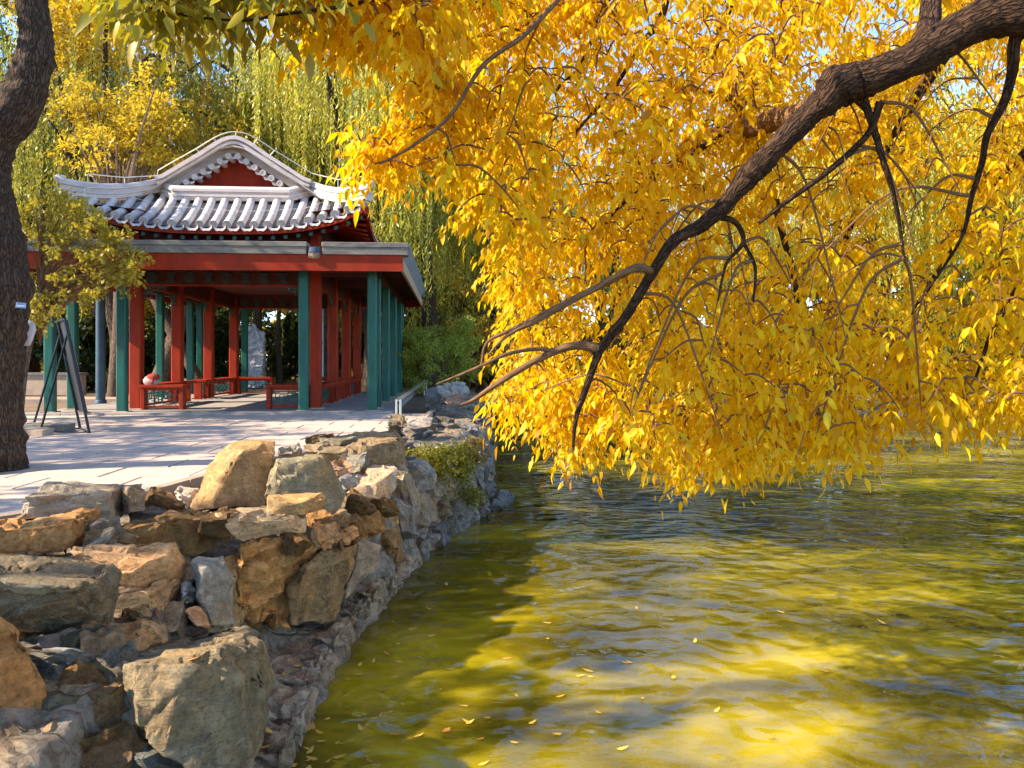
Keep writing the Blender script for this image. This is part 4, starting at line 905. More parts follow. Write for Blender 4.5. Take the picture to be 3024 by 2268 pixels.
px_limb('limb', [(2230, 368, 4.85, 26), (2200, 300, 4.9, 22), (2160, 235, 5.0, 19), (2110, 180, 5.1, 15), (2050, 130, 5.2, 10)], 9, 8, .06, 'bark_twig')
px_limb('limb', [(2215, 372, 4.9, 18), (2170, 300, 4.8, 14), (2110, 280, 4.8, 10), (2020, 260, 4.8, 6), (1940, 300, 4.8, 3)], 8, 8, .06, 'bark_twig')
px_limb('limb', [(2200, 385, 4.9, 14), (2100, 420, 4.7, 12), (1980, 500, 4.5, 10), (1880, 560, 4.4, 8), (1790, 660, 4.3, 5)], 8)
px_limb('limb', [(2110, 180, 5.1, 12), (2120, 110, 4.9, 10), (2180, -30, 4.6, 9), (2260, -180, 4.4, 9)], 7)
px_limb('limb', [(2000, -120, 4.3, 12), (1950, 60, 4.3, 10), (1900, 120, 4.3, 8), (1820, 250, 4.3, 6), (1700, 390, 4.3, 4)], 7)
px_limb('limb', [(1830, -60, 4.2, 8), (1780, 30, 4.1, 7), (1720, 180, 4.0, 6), (1640, 270, 3.95, 4)], 7)
px_limb('limb', [(1700, -60, 3.2, 10), (1600, 50, 3.1, 8), (1540, 110, 3.0, 8), (1425, 195, 2.9, 7), (1330, 340, 2.85, 6), (1220, 430, 2.8, 5), (1120, 485, 2.8, 3)], 7, 8, .05, 'bark_twig', True)
px_limb('limb', [(2600, 300, 3.05, 12), (2560, 400, 3.1, 10), (2440, 510, 3.1, 9), (2330, 590, 3.1, 8), (2240, 660, 3.15, 5)], 7, free=True)
px_limb('limb', [(2550, 290, 3.05, 13), (2580, 380, 3.1, 11), (2610, 480, 3.1, 9), (2645, 600, 3.15, 7), (2670, 760, 3.2, 4)], 7, free=True)
px_limb('limb', [(2110, 640, 3.16, 10), (2170, 655, 3.2, 9), (2195, 715, 3.2, 7), (2145, 780, 3.2, 5), (2120, 890, 3.2, 3)], 7, free=True)
px_limb('limb', [(2195, 715, 3.2, 6), (2230, 790, 3.2, 5), (2225, 890, 3.2, 3)], 6, free=True)
px_limb('limb', [(2290, 590, 4.6, 12), (2300, 650, 4.6, 10), (2340, 800, 4.6, 9), (2360, 930, 4.6, 6), (2390, 1050, 4.6, 4)], 7)
px_limb('limb', [(2900, 20, 4.6, 16), (2700, 300, 4.8, 14), (2560, 560, 5.0, 11), (2480, 760, 5.2, 8), (2440, 960, 5.3, 5)], 7)
px_limb('limb', [(3200, 300, 4.2, 16), (3000, 480, 4.3, 13), (2880, 640, 4.4, 10), (2760, 820, 4.5, 8), (2650, 1000, 4.5, 5)], 7)
px_limb('limb', [(3250, 600, 4.4, 12), (3060, 780, 4.4, 10), (2940, 960, 4.4, 7), (2880, 1120, 4.4, 4)], 7)
px_limb('limb', [(1700, -80, 3.4, 9), (1500, -60, 3.1, 8), (1250, -30, 2.9, 7), (1000, 20, 2.7, 6), (850, 40, 2.6, 5), (700, 60, 2.6, 4), (520, 40, 2.6, 4), (400, 10, 2.6, 3)], 7)

poly_y = [(840, 60), (850, 170), (930, 200), (1040, 190), (1100, 230), (1160, 350), (1130, 420), (1010, 470), (1000, 560), (1080, 590), (1150, 560), (1240, 560), (1270, 640), (1280, 760), (1310, 860), (1400, 900), (1450, 980), (1480, 1040), (1400, 1130), (1400, 1190),
          (1440, 1250), (1490, 1310), (1560, 1300), (1620, 1260), (1690, 1400), (1770, 1410), (1800, 1330), (1860, 1420), (1950, 1430), (2000, 1470), (2060, 1450), (2120, 1400), (2240, 1440), (2280, 1450), (2330, 1380), (2470, 1420), (2540, 1350), (2640, 1270), (2790, 1270), (2880, 1310), (2960, 1260), (3024, 1280), (3300, 1250), (3300, -300), (840, -200)]
holes = [((1280, 800), 95), ((1290, 940), 120), ((2560, 120), 60), ((2300, 730), 55), ((2810, 880), 60), ((2450, 370), 40), ((2490, 700), 45), ((2870, 480), 45), ((1960, 30), 40)]
NCL = 4300
cpx = rng.uniform(840, 3300, NCL * 3); cpy = rng.uniform(-300, 1480, NCL * 3)
ok = in_poly(cpx, cpy, poly_y)
for (hx, hy), hr in holes: ok &= ((cpx - hx) ** 2 + (cpy - hy) ** 2) > hr * hr
cpy = np.where(cpy > 1050, cpy + 55 * np.array([noise.noise(Vector((x * .012, 5.5, 0))) for x in cpx]), cpy)
clump = np.array([noise.noise(Vector((x * .0052, y * .0052, 3.3))) for x, y in zip(cpx, cpy)])
dens = np.where(cpx > 2300, .66, .92) + clump * 1.1
dens = np.where((cpx > 2300) & (cpy > 900), dens + .25, dens)
dens = np.where((cpx < 1320) & (cpy > 330), dens * .8, dens)
ok &= rng.uniform(0, 1, len(cpx)) < dens
cpx, cpy = cpx[ok][:NCL], cpy[ok][:NCL] - 65
cpx = np.where(cpx < 1500, cpx + 55, cpx)
ex = rng.uniform(820, 1150, 90); ey = rng.uniform(-200, -50, 90); cpx = np.concatenate([cpx, ex]); cpy = np.concatenate([cpy, ey])
# the left fringe hangs nearest to the camera, the middle of the crown lies deeper
cY = np.where(cpx < 1350, rng.uniform(2.7, 4.0, len(cpx)), rng.uniform(3.3, 8.0, len(cpx)))
cY = np.where((cpy > 1150) & (cpx > 1350), rng.uniform(3.3, 5.6, len(cpx)), cY)
cY = np.where((cpx > 1950) & (cpx < 3050) & (cpy < 720 - (cpx - 1950) * .62 + 150) & (cpy > 560 - (cpx - 1950) * .62 - 100), np.maximum(cY, 4.3), cY)
for (lx, ly, lY) in LIMBPX:                                      # keep the limbs themselves free of leaves on the camera's side
    near = (np.abs(cpx - lx) < 75) & (ly - cpy > -60) & (ly - cpy < 190)
    cY = np.where(near, np.maximum(cY, lY + .45 + .5 * rng.random(len(cpx))), cY)
CL = np.stack([(cpx - CX) / F * cY, cY, CH - (cpy - HY) / F * cY], 1)
# the olive cluster at the top left, a greener end of the same crown
gx = rng.uniform(380, 900, 95); gy = rng.uniform(-230, 25, 95) - np.abs(gx - 620) * .05
gYv = rng.uniform(2.5, 3.1, 95); GL = np.stack([(gx - CX) / F * gYv, gYv, CH - (gy - HY) / F * gYv], 1)
# boughs of the same crown outside the frame (overhead and to the right): they shade and are mirrored in the water
ox = rng.uniform(-.5, 5.0, 150); oy = rng.uniform(1.6, 4.2, 150); oz = rng.uniform(3.6, 5.2, 150)
OL = np.stack([ox, oy, oz], 1)
opx = CX + F * ox / oy; opy = HY - F * (oz - CH) / oy; OL = OL[(opy < -80) | (opx > 3100)]
twig = MB(); leafP, leafD, leafN, leafL, leafW, leafG = [], [], [], [], [], []
skel = np.array([list(p) for p, r in BR]); skr = np.array([r for p, r in BR])
allc = [(Vector(c), 0) for c in CL] + [(Vector(c), 1) for c in GL] + [(Vector(c), 2) for c in OL]
d0 = [np.min(np.sum((skel - np.array(c)) ** 2, 1)) for c, g in allc]
for idx in np.argsort(d0):
    c, g = allc[idx]; ca = np.array(c)
    dd = np.sum((skel - ca) ** 2, 1) + np.where(skel[:, 2] < c.z - .05, .35, 0); j = int(np.argmin(dd)); s0 = Vector(skel[j]); L = (c - s0).length
    if L > .04:
        L2 = min(L, 2.2); side = (c - s0); h = Vector((side.x, side.y, 0))
        mid1 = s0.lerp(c, .35) + Vector((rng.normal() * .05, rng.normal() * .05, .16)) * L2; mid2 = s0.lerp(c, .72) + Vector((rng.normal() * .04, rng.normal() * .04, .10)) * L2
        pts, rr_ = smooth_path([s0, mid1, mid2, c], [min(.012, max(.0045, skr[j] * .65)), .0055, .0038, .0018], 3)
        if g < 2: twig.tube(pts, rr_, 5, False)
        skel = np.vstack([skel, np.array([list(p) for p in pts[2:]])]); skr = np.concatenate([skr, rr_[2:]])
        tdir = (pts[-1] - pts[-3]).normalized()
    else: tdir = Vector((0, 0, -1))
    # a shoot end: pairs of compound leaves with 5 to 7 hanging leaflets
    for k in range(4 if g == 0 else 3):
        az = rng.uniform(0, 6.283); out = Vector((math.cos(az), math.sin(az), rng.uniform(-.7, .25)))
        rd = (out + tdir * .5).normalized(); Lr = rng.uniform(.13, .23); base = c - tdir * (.05 * k)
        prev = base; nl = int(rng.integers(3, 5))
        for q in range(nl):
            t = .35 + .65 * q / max(1, nl - 1); rp = base + rd * Lr * t + Vector((0, 0, -.35 * Lr * t * t))
            sidev = rd.cross(Vector((0, 0, 1))); sidev = sidev.normalized() if sidev.length > .01 else Vector((1, 0, 0))
            for sg in ((-1, 1) if q < nl - 1 else (0,)):
                dv = rd * .55 + sidev * sg * .8 + Vector((rng.normal() * .18, rng.normal() * .18, -.75 + rng.normal() * .22))
                leafP.append(rp); leafD.append(dv); leafN.append(Vector((rng.normal() * .55, rng.normal() * .55, 1)) if True else 0)
                l_ = .028 + .058 * rng.random() ** 1.2; leafL.append(l_); leafW.append(l_ * rng.uniform(.30, .42)); leafG.append(g)
rb = random.Random(77)                                          # bare drooping side branches
for k in range(130):
    lx, ly, lY = rb.choice(LIMBPX)
    if lx < 1640 or rb.random() < .80: continue
    s0 = at(lx, ly, lY); sg = rb.choice((-1, -1, 1)); L = rb.uniform(.3, .95)
    e = s0 + Vector((sg * L * rb.uniform(.25, .8), rb.uniform(-.05, .35), -L * rb.uniform(.15, .9))); m1 = s0.lerp(e, .4) + Vector((0, 0, .22 * L))
    pts, rr_ = smooth_path([s0, m1, s0.lerp(e, .8) + Vector((0, 0, .10 * L)), e], [.008, .006, .004, .002], 5)
    if HY - F * (e.z - CH) / e.y > 1330: continue
    twig.tube(pts, rr_, 6, False)
    for _ in range(rb.choice((1, 2))):
        s1 = pts[int(len(pts) * rb.uniform(.4, .8))]; e1 = s1 + Vector((rb.uniform(-.25, .2), rb.uniform(-.1, .2), -rb.uniform(.05, .35))); q1, r1 = smooth_path([s1, s1.lerp(e1, .5) + Vector((0, 0, .06)), e1], [.005, .0035, .0015], 4); twig.tube(q1, r1, 5, False)
part('twigs', twig, 'bark_twig', yt, None, local=False, kind='stuff')
LP = np.array([list(p) for p in leafP]); LD = np.array([list(p) for p in leafD]); LN = np.array([list(p) for p in leafN]); LL = np.array(leafL); LW = np.array(leafW); LG = np.array(leafG)
# the 300 leaves that show largest become single objects
lpx = CX + F * LP[:, 0] / LP[:, 1]; lpy = HY - F * (LP[:, 2] - CH) / LP[:, 1]
vis = (lpx > 350) & (lpx < 3000) & (lpy > 10) & (lpy < 1500) & (LG == 0)
order = np.argsort(np.where(vis, -LL / LP[:, 1], 9)); single = order[:300]; rest = np.ones(len(LP), bool); rest[single] = False
yl = np.array(yt.location)
V, q, t = leaves_full(LP[rest & (LG != 1)] - yl, LD[rest & (LG != 1)], LN[rest & (LG != 1)], LL[rest & (LG != 1)], LW[rest & (LG != 1)])
crown = obj('crown', mesh_np('crown', V, q, t), 'yellow_leaf', yt); crown['kind'] = 'stuff'
V, q, t = leaves_full(LP[LG == 1] - yl, LD[LG == 1], LN[LG == 1], LL[LG == 1] * 1.25, LW[LG == 1] * 1.3)
gcr = obj('green_bough', mesh_np('green_bough', V, q, t), 'olive_leaf', yt); gcr['kind'] = 'stuff'; gcr['label'] = 'olive green leaves at the end of the overhanging bough'
V, q, t = leaves_full(np.zeros((1, 3)), np.array([[0., 1, 0]]), np.array([[0., 0, 1]]), np.array([1.]), np.array([.36]))
lm = mesh_np('leaf', V, q, t)
D_, X_, Z_ = leaf_frames(LD[single], LN[single])
for k, i in enumerate(single):
    o = obj('leaf', lm, 'yellow_leaf', crown); s_ = LL[i]
    o.matrix_local = Matrix(((X_[k][0] * -s_, D_[k][0] * s_, Z_[k][0] * s_, LP[i][0] - yl[0]), (X_[k][1] * -s_, D_[k][1] * s_, Z_[k][1] * s_, LP[i][1] - yl[1]), (X_[k][2] * -s_, D_[k][2] * s_, Z_[k][2] * s_, LP[i][2] - yl[2]), (0, 0, 0, 1)))

# ---------------------------------------------------------------- the curved old tree at the left edge
LT = 7.5
ltree = empty('old_tree', at(5, 1385, LT), 'dark rough-barked old tree with a curved trunk at the left edge', 'tree')
ltc = [(-4, 1400, 84.5), (-4, 1375, 75.7), (-4, 1320, 72.2), (-7, 1240, 67.1), (-9, 1150, 64.3), (-6, 1050, 67.1), (-2, 950, 74.8), (1, 850, 78.7), (-6, 750, 76.7), (-16, 660, 69.1), (-30, 570, 59.5), (-32, 490, 54.7), (-12, 415, 57.6), (34, 345, 61.4), (72, 275, 58.6), (96, 190, 49.9), (107, 110, 45.1), (97, 20, 41.3), (81, -90, 38.4), (71, -220, 36.5)]
limb('trunk', [at(c[0], c[1], LT) for c in ltc], [c[2] / F * LT for c in ltc], 'bark_dark', ltree, 40, 9, .11, 5)
for (x, y_, l) in ((-.30, -.12, .4), (.05, -.22, .25), (-.15, .3, .4)):
    b0 = ltree.location; d = Vector((x, y_, 0)).normalized()
    limb('root', [b0 + Vector((x * .5, y_ * .5, .22)), b0 + d * .36 + Vector((0, 0, .06)), b0 + d * (.36 + l * .5) + Vector((0, 0, -.03))], [.13, .09, .03], 'bark_dark', ltree, 10, 6, .12)
tp = at(75, -220, LT)
lcl = []
for (dx, dy, dz) in ((-2.2, .4, 1.6), (-.6, -1.8, 1.9), (1.2, .6, 2.2), (.2, 1.6, 2.4), (-1.5, 1.6, 1.4), (-1.2, -1.0, 2.8)):
    limb('limb', [tp - Vector((0, 0, .2)), tp + Vector((dx * .4, dy * .4, dz * .5)), tp + Vector((dx, dy, dz))], [.12, .08, .03], 'bark_dark', ltree, 9, 6, .08)
    lcl.append(tp + Vector((dx, dy, dz)))
def leaf_cloud(name, centers, radii, n, L, mat, parent, col=None, hang=.4, zflat=.75, aspect=.5, seed=0, kind='stuff'):
    """leaves gathered on many small sprays spread through each lobe of a crown"""
    r2 = np.random.default_rng(seed); Cn = np.array([list(c) for c in centers]); R_ = np.array(radii); w_ = R_ ** 2.2; w_ /= w_.sum()
    ns = max(8, n // 22); lobe = r2.choice(len(Cn), ns, p=w_); dv = norm(r2.normal(size=(ns, 3))); rad = R_[lobe] * r2.uniform(.25, 1.12, ns) ** .55
    sp = Cn[lobe] + dv * rad[:, None] * np.array([1, 1, zflat]); si = r2.integers(0, ns, n)
    P = sp[si] + r2.normal(size=(n, 3)) * (.085 * np.mean(R_) + .04) * np.array([1, 1, .75])
    D = norm(r2.normal(size=(n, 3))) + np.array([0, 0, -hang]); ll = L * r2.uniform(.65, 1.3, n)
    V, q, t = leaves_quad(P - np.array(list(parent.location)), D, norm(r2.normal(size=(n, 3))) + np.array([0, 0, .8]), ll, ll * aspect * r2.uniform(.8, 1.2, n))
    o = obj(name, mesh_np(name, V, q, t), mat, parent, color=col)
    return o
rl = random.Random(31)
for k in range(20):
    q = Vector((rl.uniform(-10.0, -3.2), rl.uniform(6.4, 10.2), rl.uniform(7.0, 9.0))); lcl.append(q)
    if k % 2: limb('limb', [tp + Vector((0, 0, .3)), tp.lerp(q, .5) + Vector((0, 0, .7)), q], [.09, .06, .02], 'bark_dark', ltree, 8, 5, .08)
leaf_cloud('crown', lcl, [1.0] * 6 + [1.15] * 20, 15500, .14, 'broad_leaf', ltree, (.34, .28, .03), seed=3)
# small blue name plate
tgp = at(62, 902, LT - .20); plate = empty('tree_tag', tgp, 'small blue and white name plate fixed to the old tree', 'plate')
part('board', MB().box(-.042, .042, -.006, .006, -.026, .026, .004), 'tag_blue', plate); part('text_strip', MB().box(-.032, .032, -.009, -.0065, -.014, .004), 'white_paint', plate)
for sx in (-.037, .037): part('text_strip', MB().box(sx - .002, sx + .002, -.009, -.0065, -.02, .02), 'white_paint', plate)
plate.rotation_euler = (0, R(4), R(18))

# ---------------------------------------------------------------- round-leaved young tree in front of the pavilion's left
yb = at(60, 1232, 13.6); ybt = empty('young_tree', yb, 'slender round-leaved young tree in front of the left end of the pavilion', 'tree')
limb('trunk', [yb, yb + Vector((.1, 0, .9)), yb + Vector((.35, -.1, 1.8)), yb + Vector((.4, 0, 2.8)), yb + Vector((.3, .1, 4.0))], [.05, .045, .04, .032, .015], 'bark_far', ybt, 8, 5)
yc = []; tw = MB()
for k in range(230):
    px = 70 + 330 * random.random() ** .95; lim = 960 - (px - 60) * .35 if px > 150 else 960
    py = random.uniform(520 + max(0, px - 110) * .72, lim); c = at(px, py, random.uniform(12.4, 13.9)); yc.append(c)
    a = yb + Vector((.35, 0, min(4, max(.9, (c.z - yb.z) * .75)))); m_ = a.lerp(c, .5) + Vector((0, 0, .14)); p, r = smooth_path([a, m_, c], [.008, .005, .002], 4); tw.tube(p, r, 4, False)
part('branches', tw, 'bark_twig', ybt, None, local=False, kind='stuff')
leaf_cloud('crown', yc, [.19] * len(yc), 5000, .075, 'broad_leaf', ybt, (.50, .40, .04), hang=.3, aspect=.72, seed=11)

# ---------------------------------------------------------------- willows: hanging strands on spreading limbs (meshes shared between copies)
def willow_meshes(seed, H=13.0, Rr=4.2, strands=900):
    r2 = np.random.default_rng(seed); rr_ = random.Random(seed)
    tr = MB(); p, r = smooth_path([(0, 0, -.2), (rr_.uniform(-.2, .2), rr_.uniform(-.2, .2), 2), (rr_.uniform(-.5, .5), rr_.uniform(-.4, .4), 4.5), (rr_.uniform(-.7, .7), rr_.uniform(-.5, .5), 7)], [.42, .33, .28, .22], 6); tr.tube(p, r, 12)
    tips = []; fork = p[-1]
    for k in range(11):
        az = k * 2.4 + rr_.uniform(-.4, .4); rad = Rr * rr_.uniform(.35, 1.0); top = H * rr_.uniform(.72, 1.0); s0 = p[int(len(p) * rr_.uniform(.5, .99))]
        e = Vector((rad * math.cos(az), rad * math.sin(az), top)); q, qr = smooth_path([s0, s0.lerp(e, .4) + Vector((0, 0, .8)), s0.lerp(e, .75) + Vector((0, 0, .9)), e, e + Vector((.9 * math.cos(az), .9 * math.sin(az), -.7))], [.16, .11, .08, .045, .02], 5)
        tr.tube(q, qr, 7); tips += [x for x in q[4:]]
    tips = np.array([list(t) for t in tips]); ti = r2.integers(0, len(tips), strands)
    st = tips[ti] + r2.normal(size=(strands, 3)) * np.array([.55, .55, .5]); ln = r2.uniform(1.8, 6.5, strands); ln = np.minimum(ln, st[:, 2] - 1.4)
    P, D = [], []
    for s, l in zip(st, ln):
        n = max(8, int(l / .062)); tt = np.linspace(0, 1, n); az = r2.uniform(0, 6.283); arc = .35 * np.minimum(1, tt * 4)
        sway = np.sin(tt * 3 + az) * .06
        x = s[0] + arc * math.cos(az) + sway; y = s[1] + arc * math.sin(az) + sway * .6; z = s[2] - l * tt + .12 * np.sin(np.minimum(1, tt * 4) * 3.14)
        P.append(np.stack([x, y, z], 1)); D.append(np.stack([r2.normal(size=n) * .5, r2.normal(size=n) * .5, -1 + r2.normal(size=n) * .15], 1))
    P = np.concatenate(P); D = np.concatenate(D); n = len(P); ll = r2.uniform(.11, .21, n)
    V, q, t = leaves_quad(P, D, rvec(n), ll, ll * r2.uniform(.2, .32, n))
    return tr.mesh('trunk', 60), mesh_np('crown', V, q, t)
WM = [willow_meshes(21), willow_meshes(22, 14.5, 4.6, 1000), willow_meshes(23, 11.5, 3.8, 800), willow_meshes(24, 13.5, 3.4, 330)]
def willow(x, y, k, label, col, sc=1.0, rz=0, z=GZ - .1):
    t = empty('willow_tree', (x, y, z), label, 'tree', 'willows around the pond', rz); t.scale = (sc,) * 3
    obj('trunk', WM[k][0], 'bark_willow', t); c = obj('crown', WM[k][1], 'willow_leaf', t, color=col); c['kind'] = 'stuff'; return t
OLV = (.62, .56, .075); YGR = (.70, .60, .07); GRNW = (.36, .38, .06); PALE = (.85, .76, .16)
willow(-4.9, 26.5, 1, 'olive willow with dark forked trunk just behind the right end of the pavilion', OLV, 1.0, .4)
willow(-7.1, 30.0, 0, 'dark green willow straight behind the gable', GRNW, 1.08, 2.1)
willow(-12.9, 25.6, 3, 'green willow with slim dark trunk behind the left hip of the roof', (.50, .46, .07), .95, 1.0)
willow(-18.5, 30.0, 1, 'blue-green willow at the far left behind the old tree', (.26, .32, .09), 1.0, 3.3)
willow(-.6, 33.5, 2, 'yellow-green willow above the far corner of the pond', YGR, 1.15, 5.0)
willow(4.5, 36, 1, 'pale willow on the far shore behind the fork of the long limb', PALE, .78, .9)
willow(10.0, 35, 0, 'pale yellow willow on the far shore under the knot of the limb', PALE, .78, 2.7)
willow(16.0, 34.5, 1, 'bright yellow-green willow on the far shore near the right edge', (.80, .70, .12), 1.0, 4.2)
willow(22.0, 36, 2, 'rightmost willow on the far shore', YGR, 1.15, .2)
willow(-2.9, 29.5, 3, 'loose willow hanging between the pavilion and the yellow tree', (.66, .58, .08), 1.0, 1.7)
willow(-2.2, 40, 0, 'tall willow far behind the round green bush', (.70, .60, .08), 1.2, 4.4)
# broad crowns behind
def broad(x, y, label, col, H, Rr, n, L, seed, mat='broad_leaf', lean=(0, 0), z=GZ - .05, bmat='bark_far', group='broadleaf trees behind the pavilion', zlow=.35, trunk_r=.2):
    t = empty('tree', (x, y, z), label, 'tree', group); rr_ = random.Random(seed); b0 = Vector((x, y, z)); topv = b0 + Vector((lean[0], lean[1], H * .55))
    limb('trunk', [b0, b0.lerp(topv, .5) + Vector((rr_.uniform(-.12, .12), 0, 0)), topv], [trunk_r, trunk_r * .8, trunk_r * .55], bmat, t, 10, 5)
    cs, rs = [], []; br = MB()
    for k in range(15):
        az = k * 2.4; f = rr_.uniform(.2, 1); c = topv + Vector((Rr * f * math.cos(az), Rr * f * math.sin(az), H * (rr_.uniform(zlow, 1.0) - .55))); cs.append(c); rs.append(Rr * rr_.uniform(.26, .46))
        p, r = smooth_path([topv - Vector((0, 0, H * .1)), topv.lerp(c, .5) + Vector((0, 0, .2)), c], [trunk_r * .4, trunk_r * .22, .015], 4); br.tube(p, r, 6, False)
    part('branches', br, bmat, t, None, local=False)
    leaf_cloud('crown', cs, rs, n, L, mat, t, col, seed=seed); return t
GOLD = (.76, .52, .03)
broad(-15.2, 28.5, 'golden yellow tree glowing behind the curved old trunk', GOLD, 16, 4.4, 26000, .20, 41, zlow=.18)
broad(-10.8, 33.0, 'golden tree seen over the left half of the pavilion roof', (.74, .50, .035), 16, 4.4, 22000, .21, 42, zlow=.2)
broad(-6.6, 38.0, 'tall green-gold tree far behind the gable', (.34, .27, .04), 18, 5, 15000, .24, 43)
broad(-21, 33, 'dark green tree at the far left edge', (.10, .13, .03), 17, 4.8, 14000, .22, 44)
broad(-.2, 27.6, 'low orange-yellow tree right of the round green bush', (.72, .48, .06), 5.2, 2.0, 7000, .13, 45, zlow=.2)
broad(-11.5, 22.5, 'tree with a straight brown trunk left of the sign easel', (.72, .52, .035), 9, 2.0, 4000, .14, 46, zlow=.75, lean=(.1, 0), trunk_r=.2)
broad(-9.2, 23.5, 'tree with a brown trunk leaning left behind the slate blue post', (.66, .50, .04), 9, 2.0, 4000, .14, 47, zlow=.75, lean=(-2.6, 0), trunk_r=.19)
broad(-11.7, 25.5, 'tree with pale trunk leaning right seen through the left bay', (.74, .52, .035), 9, 2.2, 4000, .14, 48, zlow=.75, lean=(1.6, .3), trunk_r=.30)
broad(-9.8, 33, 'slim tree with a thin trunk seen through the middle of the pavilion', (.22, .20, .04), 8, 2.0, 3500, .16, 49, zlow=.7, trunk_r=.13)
broad(19, 41, 'tall olive tree behind the far shore near the right edge', (.26, .24, .04), 15, 4.8, 11000, .24, 51, group='trees behind the far shore')
broad(25, 42, 'very tall gold-green tree behind the rightmost willow', (.62, .48, .07), 21, 5.5, 14000, .27, 52, group='trees behind the far shore')
# trees left of the picture whose crowns throw the dappled shade on the paving and the rocks
broad(-10.3, 2.5, 'leafy tree left of the view shading the rocks', (.30, .25, .03), 6.6, 2.3, 2300, .17, 61, zlow=.5, group='trees left of the view')
broad(-13.4, 7.6, 'leafy tree left of the view shading the paving', (.30, .25, .03), 7.8, 3.0, 8000, .17, 62, zlow=.5, group='trees left of the view')
broad(-12.3, 12.8, 'leafy tree left of the view shading the veranda', (.30, .25, .03), 7.6, 2.6, 5200, .17, 63, zlow=.5, group='trees left of the view')
# bushes
def bush(x, y, z, label, col, rx, h, n, L, seed, group=None, aspect=.5):
    t = empty('bush', (x, y, z), label, 'bush', group); r2 = random.Random(seed); cs, rs = [], []; br = MB(); b0 = Vector((x, y, z))
    for k in range(34):
        az = r2.uniform(0, 6.283); f = math.sqrt(r2.random()); zz = r2.uniform(.12, .9) * h; f *= math.sqrt(max(.1, 1 - ((zz / h - .4) / .72) ** 2)); c = b0 + Vector((rx * f * math.cos(az), rx * f * math.sin(az) * .8, zz)); cs.append(c); rs.append(rx * r2.uniform(.18, .34))
        p, r = smooth_path([b0 + Vector((r2.uniform(-.1, .1), r2.uniform(-.1, .1), 0)), b0.lerp(c, .5) + Vector((0, 0, .1)), c], [.022, .014, .005], 3); br.tube(p, r, 5, False)
    part('stems', br, 'bark_far', t, None, local=False); leaf_cloud('foliage', cs, rs, n, L, 'broad_leaf', t, col, hang=.2, seed=seed, aspect=aspect); return t
bush(-2.35, 24.4, GZ - .05, 'round dark green bush right of the pavilion', (.44, .50, .07), 1.4, 2.5, 22000, .075, 71)
wb = bush(-.86, 9.6, .28, 'low yellow-green shrub growing out of the retaining wall', (.30, .28, .025), .50, .80, 9000, .045, 72)
bush(-.52, 10.1, .75, 'small rust-tinged plant on top of the wall above the shrub', (.30, .20, .03), .22, .35, 900, .04, 73)
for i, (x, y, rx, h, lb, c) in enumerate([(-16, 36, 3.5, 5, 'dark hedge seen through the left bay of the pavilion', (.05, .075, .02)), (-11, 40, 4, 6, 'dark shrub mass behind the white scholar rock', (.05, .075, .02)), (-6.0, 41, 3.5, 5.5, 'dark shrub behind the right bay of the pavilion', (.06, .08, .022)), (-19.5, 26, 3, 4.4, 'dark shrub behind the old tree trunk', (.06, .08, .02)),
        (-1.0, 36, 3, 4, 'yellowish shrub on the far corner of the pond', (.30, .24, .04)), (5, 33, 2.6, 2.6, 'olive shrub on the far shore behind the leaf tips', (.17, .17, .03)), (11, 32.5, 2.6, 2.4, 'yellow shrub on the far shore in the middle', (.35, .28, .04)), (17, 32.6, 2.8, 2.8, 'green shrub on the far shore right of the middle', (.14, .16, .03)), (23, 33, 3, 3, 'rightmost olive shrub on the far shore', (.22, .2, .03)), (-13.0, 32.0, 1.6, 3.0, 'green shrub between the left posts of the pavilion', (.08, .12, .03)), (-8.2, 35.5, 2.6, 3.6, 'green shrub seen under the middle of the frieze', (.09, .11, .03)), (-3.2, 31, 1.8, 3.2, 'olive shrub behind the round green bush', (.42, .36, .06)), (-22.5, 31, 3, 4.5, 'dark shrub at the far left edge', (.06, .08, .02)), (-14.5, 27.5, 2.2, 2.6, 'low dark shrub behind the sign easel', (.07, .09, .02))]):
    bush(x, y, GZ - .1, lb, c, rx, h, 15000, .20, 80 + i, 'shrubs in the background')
# far wood closing the view
r3 = np.random.default_rng(5); cs, rs = [], []
for x in np.arange(-48, 52, 2.6):
    for k in range(3 if 1 < x < 17 else 6): cs.append((x + r3.uniform(-1, 1), 52 + r3.uniform(-3, 6), .9 + 3.0 * k + r3.uniform(-.6, .6))); rs.append(r3.uniform(1.9, 3.0))
fw = tag(obj('far_wood', bpy.data.meshes.new('x'), None), 'hazy olive and gold wood closing the view behind everything', 'wood', kind='stuff')
_t = leaf_cloud('fw', cs, rs, 95000, .85, 'broad_leaf', fw, (.58, .46, .07), seed=9); fw.data = _t.data; fw.color = _t.color; bpy.data.objects.remove(_t)

